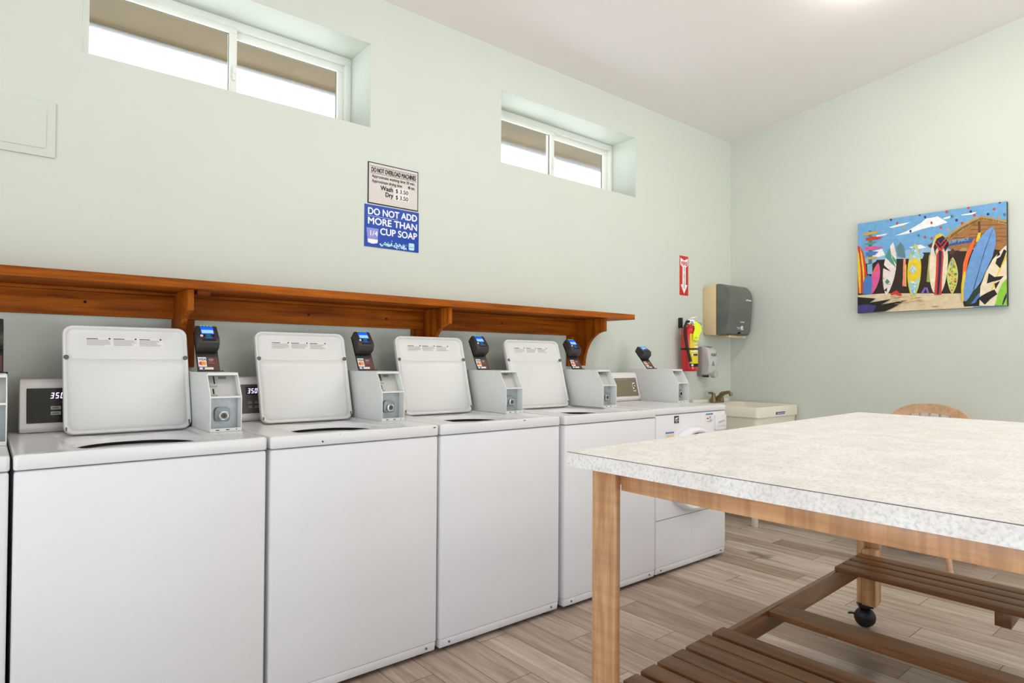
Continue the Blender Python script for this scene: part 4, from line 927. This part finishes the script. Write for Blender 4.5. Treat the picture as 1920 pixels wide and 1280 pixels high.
# ================================================================ SIGNS
y=YA
s1=thing('price_sign','white DO NOT OVERLOAD MACHINES price sign, above the blue sign','sign',(1.517,y,2.035))
w,h=.302,.217
M_(INK).box(0,w,-.004,0,0,h).obj('sign_border',s1)
M_(SIGNG).box(.005,w-.005,-.0045,-.001,.005,h-.005).obj('sign_face',s1)
def tA(root,nm,s,x,z,size,mt,fit=None,bold=0,al='LEFT',yy=-.005): return text(nm,s,size,mt,root,wallA(x,z,yy),al,1,bold,fit=fit)
M_(INK).box(.012,w-.012,-.005,-.004,.196,.198).box(.012,w-.012,-.005,-.004,.160,.162).obj('rule_line',s1)
tA(s1,'lettering','DO NOT OVERLOAD MACHINES',.018,.167,.034,INK,.266,.0009)
tA(s1,'lettering','Approximate washing time 30 min.',.022,.138,.023,INK,.258,.0003)
tA(s1,'lettering','Approximate drying time',.022,.113,.023,INK,.178,.0003)
tA(s1,'lettering','48 min.',.236,.113,.023,INK,.044,.0003)
tA(s1,'lettering','Wash',.072,.079,.034,INK,.072,.0010)
tA(s1,'lettering','Dry',.100,.048,.034,INK,.044,.0010)
for z in(.073,.039):
    pt=M_(PAPER).box(.153,.242,-.0056,-.0045,z,z+.032).obj('price_patch',s1)
    tA(s1,'lettering','$ 3.50',.160,z+.006,.030,INK,.076,.0003,yy=-.0062)
s2=thing('soap_sign','blue DO NOT ADD MORE THAN 1/4 CUP SOAP sign, under the white sign','sign',(1.500,y,1.8085))
w,h=.325,.2195
M_(BLUE).box(0,w,-.004,0,0,h,.0008).obj('sign_face',s2)
tA(s2,'lettering','DO NOT ADD',.016,.169,.050,SIGNW,.292,.0012,yy=-.0045)
tA(s2,'lettering','MORE THAN',.016,.119,.050,SIGNW,.292,.0012,yy=-.0045)
tA(s2,'lettering','CUP SOAP',.088,.070,.050,SIGNW,.222,.0012,yy=-.0045)
M_(SIGNW).box(.016,.195,-.005,-.004,.160,.1612).obj('rule_line',s2)
cu=M_(LILAC).prism([(.018,.035),(.010,.098),(.080,.098),(.074,.035)],1,-.005,-.004).m(SIGNW).prism([(.019,.022),(.017,.040),(.076,.040),(.074,.022),(.045,.016)],1,-.0055,-.004).obj('cup_picture',s2)
tA(cu,'lettering','1/4',.024,.058,.038,SIGNW,.042,.0005,yy=-.0056)
b=M_(CYANI); rr=random.Random(3)
for k in range(70):
    x=.09+rr.random()*.16; t_=(x-.09)/.16; hh=.012+.028*math.sin(PI*t_)*rr.random(); z=.008+rr.random()*hh; q=.003+rr.random()*.003
    b.prism([(x-q,z),(x,z-q*.8),(x+q,z),(x,z+q*.9)],1,-.005-.00002*k,-.004)
b.obj('soap_flakes',s2)
M_(CYANI).prism(rrect(.262,.296,.008,.046,.006),1,-.0055,-.004).m(LILAC).box(.266,.292,-.006,-.005,.022,.026).box(.224,.256,-.0052,-.004,.034,.036).box(.224,.256,-.0052,-.004,.028,.030).obj('jar_picture',s2)
# fire arrow
s3=thing('fire_arrow_sign','narrow red and white FIRE EXTINGUISHER arrow sign, above the extinguisher','sign',(4.226,y,1.748))
w,h=.113,.314
M_(RED).box(0,w,-.003,0,0,h,.0006).obj('sign_face',s3)
ar=M_(SIGNW).prism([(w*.5,.012),(w*.9,.085),(w*.69,.085),(w*.69,.225),(w*.93,.24),(w*.93,.297),(w*.5,.278),(w*.07,.297),(w*.07,.24),(w*.31,.225),(w*.31,.085),(w*.1,.085)],1,-.004,-.003).obj('arrow',s3)
tA(ar,'lettering','FIRE',w*.15,.240,.042,RED,w*.70,.0014,yy=-.0045)
for i,c in enumerate('EXTINGUISHER'): tA(ar,'lettering',c,w*.5,.2165-i*.0145,.016,INK,None,.0006,'CENTER',yy=-.0045)

# ================================================================ FIRE EXTINGUISHER
fe=thing('fire_extinguisher','red fire extinguisher with yellow tag hanging on the back wall','fire extinguisher',(4.238,YA-.085,1.145),rz=math.radians(-35))
M_(EXTRED,50).lathe((0,0,0),[(.002,.004),(.05,.004),(.058,0),(.063,.006),(.065,.02),(.065,.305),(.062,.325),(.052,.342),(.035,.354),(.022,.360),(.020,.368)],36).obj('cylinder',fe)
b=M_(YEL,50)
def arc(r,a0,a1,z0,z1,k=12): return [[(r*math.cos(math.radians(a0+(a1-a0)*i/k)),r*math.sin(math.radians(a0+(a1-a0)*i/k)),z) for i in range(k+1)] for z in(z0,z1)]
def band(b,r,a0,a1,z0,z1,k=12):
    A,B=arc(r,a0,a1,z0,z1,k); A2,B2=arc(r-.002,a0,a1,z0,z1,k)
    b.loops([A,B,B2,A2,A],False,False) if False else None
    for i in range(k): b.poly([A[i],A[i+1],B[i+1],B[i]])
    return b
lb=band(M_(YEL,0),.0656,252,330,.06,.29).obj('label_panel',fe)
b=M_(PAPER,0)
for k in range(5): band(b,.0660,282,318,.262-k*.026,.275-k*.026,6)
b.m(VISAB); band(b,.0660,268,318,.12,.135,6); b.m(SIGNW); band(b,.0660,268,275,.12,.135,3); band(b,.0660,262,318,.150,.156,6); b.obj('label_print',lb)
bb=band(M_(INK,0),.0658,250,330,.035,.06); b2=band(bb.m(PAPER),.0661,262,276,.04,.055,5); b2.obj('label_band',fe)
M_(BLACK).lathe((0,0,0),[(.0655,.165),(.067,.167),(.067,.177),(.0655,.179)],36).obj('strap',fe)
M_(BLACK).box(-.030,-.008,.055,.0849,.34,.42,.003).obj('wall_hook',fe).rotation_euler=(0,0,math.radians(35))
M_(CHROME).cyl((0,0,.365),(0,0,.395),.018).box(-.02,.045,-.012,.012,.392,.402,.002).obj('valve',fe)
M_(CHROME).box(-.015,.085,-.010,.010,0,.005,.002).obj('handle',fe,loc=(-.01,-.0,.405)).rotation_euler=(0,-.25,0)
M_(CHROME).tube([(.06,-.02,.38),(.085,-.02,.375),(.09,-.02,.35),(.075,-.02,.345)],.004).cyl((.03,-.02,.375),(.03,-.035,.375),.014).obj('pull_pin',fe)
M_(BLACK).tube([(-.01,-.02,.388),(-.035,-.035,.385),(-.055,-.05,.35),(-.058,-.056,.28),(-.045,-.062,.20),(-.03,-.068,.13)],.0095,12).tube([(-.03,-.068,.135),(-.02,-.074,.075)],[.010,.014],12).obj('hose',fe)
tg=M_(TAGY).prism([(.0,.29),(.045,.275),(.066,.315),(.055,.36),(.014,.39),(.004,.375),(.012,.33)],1,-.082,-.0805).prism([(-.004,.245),(.040,.238),(.046,.276),(.0,.291)],1,-.0825,-.0810).obj('inspection_tag',fe)
text('lettering','1 2021',.012,INKG,tg,wallA(.002,.255,-.0832))

# ================================================================ TOWEL DISPENSER
td=thing('paper_towel_dispenser','smoked plastic paper towel dispenser with beige side, high in the corner','towel dispenser',(4.549,YA,1.435))
w=.352
M_(BEIGE).prism([(0,.02),(0,.385),(-.03,.405),(-.119,.415),(-.119,.0),(-.03,.004)],0,0,w,.006).obj('back_case',td,label='beige back case')
prof=[(-.122,.0),(-.122,.416)]+[(-.150-.092*math.sin(math.radians(a)),.296+.118*math.cos(math.radians(a))) for a in range(8,97,8)]+[(-.238,.22),(-.230,.12),(-.222,.05),(-.214,.018),(-.2,.004)]
cv=MB(80).m(SMOKE); cv.prism(prof,0,.002,w-.002,.006,seg=2)
cvo=cv.obj('smoked_cover',td,label='smoked translucent cover')
M_(ROLL).cyl((.03,-.155,.255),(w-.04,-.155,.255),.066,n=32).m(ROLLC).cyl((.024,-.155,.255),(.032,-.155,.255),.030,n=24).obj('paper_roll',td)
M_(BLACK).box(.02,w-.03,-.18,-.126,.09,.17,.004).m(ROLL).box(.02,.10,-.19,-.126,.015,.075,.003).obj('feed_mechanism',td)
b=M_(BEIGE).box(.07,w-.03,-.2,-.11,-.018,.0,.003); b.obj('paper_tray',td)
b=M_(ROLL)
for k in range(9): b.box(.09+k*.022,.10+k*.022,-.203,-.199,-.014,-.002)
b.obj('tray_teeth',td)
text('lettering','enMotion',.022,SIGNW,cvo,frame((.245,-.2432,.285),(1,0,0),(0,.0,1),(0,-1,0)),bold=.0003)
text('lettering','Touchless',.017,SIGNW,cvo,frame((.175,-.2305,.105),(1,0,0),(0,-.08,1),(0,-1,0)))
M_(SIGNW).box(.14,.19,-.2282,-.224,.062,.065).box(.15,.185,-.2275,-.2235,.052,.0545).prism([(.200,.045),(.200,.072),(.206,.078),(.222,.078),(.226,.07),(.226,.045),(.220,.045),(.220,.070),(.208,.070),(.206,.045)],1,-.2285,-.2235).obj('hand_symbol',cvo)
M_(BLACK).prism([(.17,.012),(.178,.028),(.188,.03),(.196,.012)],1,-.228,-.2).obj('lock_tab',cvo)

# ================================================================ SOAP DISPENSER
sd=thing('soap_dispenser','grey wall soap dispenser, below the paper towel dispenser','soap dispenser',(4.462,YA,1.102))
M_(SOAPD).box(0,.118,-.045,0,.0,.238,.01,3).obj('back_plate',sd)
fr=M_(SOAPG).prism([(-.04,.012),(-.085,.012),(-.108,.03),(-.113,.09),(-.112,.16),(-.100,.215),(-.075,.238),(-.04,.238)],0,.004,.120,.010).obj('front_cover',sd)
M_(SOAPD).box(.03,.09,-.09,-.045,.235,.243,.003).obj('top_vent',sd)
text('lettering','GOJO',.028,INK,fr,frame((.034,-.1138,.165),(1,0,0),(0,.0,1),(0,-1,0)),bold=.0003)
M_(SOAPD).prism([(.040,.085),(.082,.085),(.068,.122),(.056,.122)],1,-.1145,-.11).obj('level_window',fr)
M_(SOAPT).cyl((.088,-.085,.018),(.088,-.125,.018),.031,n=28).obj('push_button',sd)
split_obj(M_(BLACK).box(.02,.035,-.07,-.04,-.006,.002).box(.05,.07,-.07,-.04,-.008,.002),'nozzle',sd)

# ================================================================ SURFBOARD CANVAS
CW,CH=.884,.66
cv=thing('surfboard_canvas','wide canvas print of surfboards and a beach shack, on the right wall','picture',(XB,1.943,1.5815))
# local: across = -Y, up = Z, out = -X
M_(FRAMEB).box(-.036,-.0005,-CW,0,0,CH,.001).obj('stretcher',cv)
PC=dict(sky='6fa8d6',sky2='93bfe0',cloud='eef1f2',sand='dcc9a6',dark='2f1d14',hut='a4713e',hutd='5f3a1c',thatch='b6945a',thatch2='7d6031',brown='4f3319',signblue='3f5f9e',red='c93a2c',gold='c9a24a',navy='2b3566',teal='4a7371',green2='4f9a6a',pink='d95a94',blue='4c78bd',yellow='e6c62a',blue2='7fb3cf',orange='ee6b2d',white='e8dfd8',tealb='4f8f86',slate='5d7f86',salmon='ee8f72',yellow2='d5cc2b',cyan='9fd3dd',green3='9bab5a',purple='8460b4',cream='eadcbc',navy2='2b2148',lime='cfd873',blue3='6d9bd1',darkg='25382c',black='17130f',grass='8cc93a',indigo='3d3a7a')
PM={k:mat('paint_'+k,v,.5,noise=.12,nscale=30) for k,v in PC.items()}
b=MB(0)
for i,(c,p) in enumerate(PIC):
    d=-.0365-.00006*i
    b.m(PM[c]).poly([(d,-u*CW,v*CH) for u,v in p])
pic=b.obj('printed_picture',cv)
bmf=bmesh.new(); bmf.from_mesh(pic.data); 
for f in bmf.faces:
    if f.normal.x>0: f.normal_flip()
bmf.to_mesh(pic.data); bmf.free()
def wallB(u,v,t): return frame((t,-u*CW,v*CH),(0,-1,0),(0,.06,1),(-1,0,0))
text('lettering','SURF SHACK',.030,PM['blue2'],pic,frame((-.0365-.00006*(len(PIC)+4),-.652*CW,.652*CH),(0,-1,.07),(0,.0,1),(-1,0,0)),fit=.112,bold=.0006)

# ================================================================ UTILITY SINK
sk=thing('utility_sink','cream plastic utility sink in the corner, right of the front-loading washer','sink',(4.335,2.395,0))
SW,SD,SZ=.618,.585,.885
def rl(x0,x1,y0,y1,r,z): return [(px,py,z) for px,py in rrect(x0,x1,y0,y1,r,5)]
b=M_(SINKW,45)
b.loops([rl(.03,SW-.03,.03,SD-.03,.05,.50),rl(.022,SW-.022,.022,SD-.022,.05,.56),rl(.010,SW-.010,.010,SD-.010,.04,SZ-.078),rl(.0,SW,.0,SD,.035,SZ-.076),rl(0,SW,0,SD,.035,SZ-.004),rl(.004,SW-.004,.004,SD-.004,.033,SZ),
 rl(.024,SW-.024,.024,SD-.11,.03,SZ),rl(.028,SW-.028,.028,SD-.114,.03,SZ-.004),rl(.05,SW-.05,.05,SD-.13,.05,.60),rl(.08,SW-.08,.08,SD-.16,.05,.58)])
b.obj('basin',sk)
M_(SINKW).prism([(.02,SZ),(.028,SZ+.028),(SW-.10,SZ+.028),(SW-.075,SZ)],1,SD-.022,SD-.002,.003).obj('back_ledge',sk)
b=M_(GALV)
b=M_(SINKW)
for x in(.06,SW-.06):
    for y_ in(.06,SD-.06):
        M_(SINKW).box(x-.018,x+.018,y_-.018,y_+.018,0,.52,.004).obj('leg',sk)
M_(PAPER).box(.25,.40,-.001,0,SZ-.066,SZ-.038).m(VISAB).box(.255,.275,-.002,-.001,SZ-.062,SZ-.042).box(.28,.395,-.002,-.001,SZ-.050,SZ-.043).m(BLUE).box(.28,.39,-.002,-.001,SZ-.061,SZ-.055).obj('brand_sticker',sk)
fa=thing('faucet','brushed bronze two-handle faucet, on the back rim of the utility sink','faucet',(4.335+.30,2.395+SD-.06,SZ+.0005))
M_(BRONZE).prism(rrect(-.08,.08,-.024,.024,.02),2,0,.012,.003).obj('base_plate',fa)
for s_ in(-1,1):
    M_(BRONZE,50).lathe((s_*.055,0,.012),[(.024,0),(.022,.02),(.016,.04),(.014,.052),(.016,.058),(.012,.066)],20).obj('handle_base',fa)
    M_(BRONZE).tube([(s_*.055,0,.072),(s_*.075,.004,.08),(s_*.11,.008,.082)],[.010,.009,.007],10).obj('lever',fa)
M_(BRONZE,50).tube([(0,0,.008),(0,-.008,.035),(0,-.035,.06),(0,-.075,.082),(0,-.105,.088),(0,-.122,.078),(0,-.126,.058)],[.024,.021,.016,.014,.014,.014,.013],16).obj('spout',fa)

# ================================================================ FOLDING TABLE
tb=thing('folding_table','large counter-height work table with speckled laminate top and maple frame','table',(1.192,1.198,0))
K=.0412
def T(u,v,z): return (u, K*u-v, z)     # table's own axes: u away from the near edge, v to the right
TL,TW=2.066,1.24
M_(LAM).box(0,TL,0,TW,.942,.9800,T=T).obj('table_top',tb)
M_(EDGEL).box(-.0006,TL+.0006,-.0006,TW+.0006,.9782,.9796,T=T).obj('laminate_seam',tb)
za,zb=.885,.942
split_obj(M_(APRW).box(.080,.100,.12,TW-.12,za,zb,.001,T=T).box(TL-.10,TL-.08,.12,TW-.12,za,zb,.001,T=T),'end_apron',tb)
split_obj(M_(APRX).box(.13,TL-.13,.050,.070,za,zb,.001,T=T).box(.13,TL-.13,TW-.07,TW-.05,za,zb,.001,T=T),'side_apron',tb)
for du in(0,1):
    for dv in(0,1):
        u0=.058 if not du else TL-.058-.08; 
        va=.038 if not dv else TW-.038-.08
        b=M_(LEGW)
        # outer boards of the L-shaped leg
        ua,ub=(u0,u0+.022) if not du else (u0+.058,u0+.08)
        b.box(ua,ub,va,va+.08,.112,.942,.002,T=T)
        vv=(va,va+.022) if not dv else (va+.058,va+.08)
        uu=(u0+.022,u0+.08) if not du else (u0,u0+.058)
        b.box(uu[0],uu[1],vv[0],vv[1],.112,.942,.002,T=T)
        lg=b.obj('leg',tb)
        iu=(u0+.0225,u0+.08) if not du else (u0,u0+.0575); iv=(va+.0225,va+.08) if not dv else (va,va+.0575)
        M_(LEGW).box(iu[0],iu[1],iv[0],iv[1],.106,.36 if du else .24,.002,T=T).obj('caster_block',lg)
        cx,cy,_=T(u0+.04,va+.04,0)
        ca=M_(BLACK,50).lathe((0,0,0),[(.001,-.031),(.022,-.029),(.037,-.021),(.045,-.008),(.045,.008),(.037,.021),(.022,.029),(.001,.031)],28,ax=1).obj('caster_wheel',tb,loc=(cx-.025,cy+.008,.048)); ca.rotation_euler=(0,0,-1.0)
        M_(BLACK).box(-.03,.03,-.03,.03,.050,.058).cyl((0,0,.03),(0,0,.052),.014).tube([(-.025,0,.01),(-.055,.004,.012),(-.068,.008,.008)],.005,8).obj('caster_bracket',ca)
M_(RAILW).box(.085,TL-.06,.042,.062,.24,.318,.002,T=T).obj('lower_rail',tb)
M_(RAILW).box(.085,TL-.06,TW-.062,TW-.042,.24,.318,.002,T=T).obj('lower_rail',tb)
M_(RAILW).box(1.66,TL-.1,.61,.66,.262,.318,.002,T=T).obj('centre_support',tb)
M_(RAILW).box(.1,.74,.61,.66,.262,.318,.002,T=T).obj('centre_support',tb)
M_(SLATW).box(1.006,1.12,.062,TW-.062,.296,.3165,.003,T=T).obj('cross_board',tb)
rr=random.Random(8)
sl=[(.641,.711),(.560,.622),(.485,.556),(.408,.470),(.336,.405),(.256,.322),(.176,.238),(.100,.166)]
for a,c in sl: M_(SLATW).box(a,c,.050,TW-.05,.319,.3395,.004,T=T).obj('slat',tb,label='slat of the near slatted shelf half')
for k in range(4): M_(SLATW).box(1.640+k*.078,1.640+k*.078+.066,.050,TW-.05,.319,.3395,.004,T=T).obj('slat',tb,label='slat of the far slatted shelf half')

# ================================================================ CHAIR BEHIND THE TABLE
ch=thing('wooden_armchair','light wooden chair with rounded back, mostly hidden behind the folding table','chair',(4.40,1.385,0))
st=M_(CHAIRW,50); st.loops([[(px,py,z) for px,py in sup(a,a*1.02,0,0,3,40)] for a,z in((.20,.425),(.225,.432),(.23,.445),(.22,.458),(.15,.452))]).obj('seat',ch)
for sx_ in(-1,1):
    for sy_ in(-1,1):
        M_(CHAIRW,50).tube([(sx_*.14,sy_*.14,.43),(sx_*.19,sy_*.19,.22),(sx_*.235,sy_*.235,.0)],[.017,.021,.014],12).obj('leg',ch)
split_obj(M_(CHAIRW).tube([(-.19,-.19,.2),(.19,-.19,.2)],.010).tube([(-.19,.19,.2),(.19,.19,.2)],.010).tube([(0,-.19,.2),(0,.19,.2)],.010),'stretcher',ch)
hp=[]
def hoop(a):
    s_,c_=math.sin(a),math.cos(a)
    return (.17+.03*s_,-.245*math.copysign(abs(c_)**.80,c_),.69+.245*abs(s_)**.80)
hp=[(.16,-.20,.455),(.165,-.225,.58)]+[hoop(PI*i/24) for i in range(25)]+[(.165,.225,.58),(.16,.20,.455)]
# flat bent hoop of the back
b=M_(CHAIRW,50); Ls=[]
for i,p in enumerate(hp):
    P0=Vector(p); q0_=Vector(hp[max(i-1,0)]); q1_=Vector(hp[min(i+1,len(hp)-1)]); tt=(q1_-q0_).normalized(); n_=Vector((1,0,0)); d=n_.cross(tt).normalized()*(-1 if False else 1)
    if d.z<0 and 1<i<len(hp)-2: d=-d
    if i<=1: d=Vector((0,-1,0))
    if i>=len(hp)-2: d=Vector((0,1,0))
    Ls.append([P0+d*.028+n_*.012,P0+d*.028-n_*.012,P0-d*.030-n_*.016,P0-d*.030+n_*.008])
b.loops(Ls); b.obj('back_hoop',ch)
for k in range(-3,4):
    yv=k*.055; top=.69+.245*(1-(abs(yv)/.245)**2.5)**.4-.026
    M_(CHAIRW,50).tube([(.17,yv*.75,.455),(.198,yv,top)],.0065,8).obj('spindle',ch)

# ================================================================ LIGHT
w=bpy.data.worlds.new('daylight'); S.world=w; w.use_nodes=True
wt=w.node_tree; bg=wt.nodes['Background']; bg.inputs['Strength'].default_value=WORLD
# bright overcast sky above, brighter lower half added to light the ceiling
tcw=N(wt,'ShaderNodeTexCoord'); spw=N(wt,'ShaderNodeSeparateXYZ'); wt.links.new(tcw.outputs['Generated'],spw.inputs[0])
rw=N(wt,'ShaderNodeValToRGB'); rw.color_ramp.elements[0].position=.49; rw.color_ramp.elements[1].position=.51
mw=N(wt,'ShaderNodeMath',operation='MULTIPLY_ADD'); mw.inputs[1].default_value=.5; mw.inputs[2].default_value=.5
wt.links.new(spw.outputs['Z'],mw.inputs[0]); wt.links.new(mw.outputs[0],rw.inputs['Fac'])
rw.color_ramp.elements[0].color=(1.75,1.80,1.84,1); rw.color_ramp.elements[1].color=(.80,.90,1.02,1)
wt.links.new(rw.outputs['Color'],bg.inputs['Color'])
la=bpy.data.lights.new('doorway_portal','AREA'); la.shape='RECTANGLE'; la.size=DX1-DX0; la.size_y=DZ
lo=bpy.data.objects.new('doorway_portal',la); COL.objects.link(lo); lo.location=((DX0+DX1)/2,YF-.12,DZ/2); lo.rotation_euler=(PI/2,0,0)
la.cycles.is_portal=True
lb_=bpy.data.lights.new('window_portal','AREA'); lb_.shape='RECTANGLE'; lb_.size=LZ1-LZ0; lb_.size_y=LY1-LY0
lo=bpy.data.objects.new('window_portal',lb_); COL.objects.link(lo); lo.location=(XL-.1,(LY0+LY1)/2,(LZ0+LZ1)/2); lo.rotation_euler=(0,-PI/2,0)
lb_.cycles.is_portal=True

# ================================================================ CAMERA
cd=bpy.data.cameras.new('camera'); cam=bpy.data.objects.new('camera',cd); COL.objects.link(cam)
cd.sensor_width=36; cd.sensor_fit='HORIZONTAL'; cd.lens=CF/1920*36; cd.shift_y=(CPPY-640)/1920; cd.clip_start=.05
yw,pt,rl_=[math.radians(v) for v in CANG]
F_=Vector((math.cos(yw)*math.cos(pt),math.sin(yw)*math.cos(pt),math.sin(pt))); R0=Vector((math.sin(yw),-math.cos(yw),0)); U0=R0.cross(F_)
c_,s_=math.cos(rl_),math.sin(rl_); R1=R0*c_+U0*s_; U1=U0*c_-R0*s_
cam.matrix_world=frame((0,0,1.22),R1,U1,-F_)
S.camera=cam
S.view_settings.view_transform='Standard'; S.view_settings.look='None'; S.view_settings.gamma=1; S.view_settings.use_curve_mapping=False
S.view_settings.exposure=EXPO
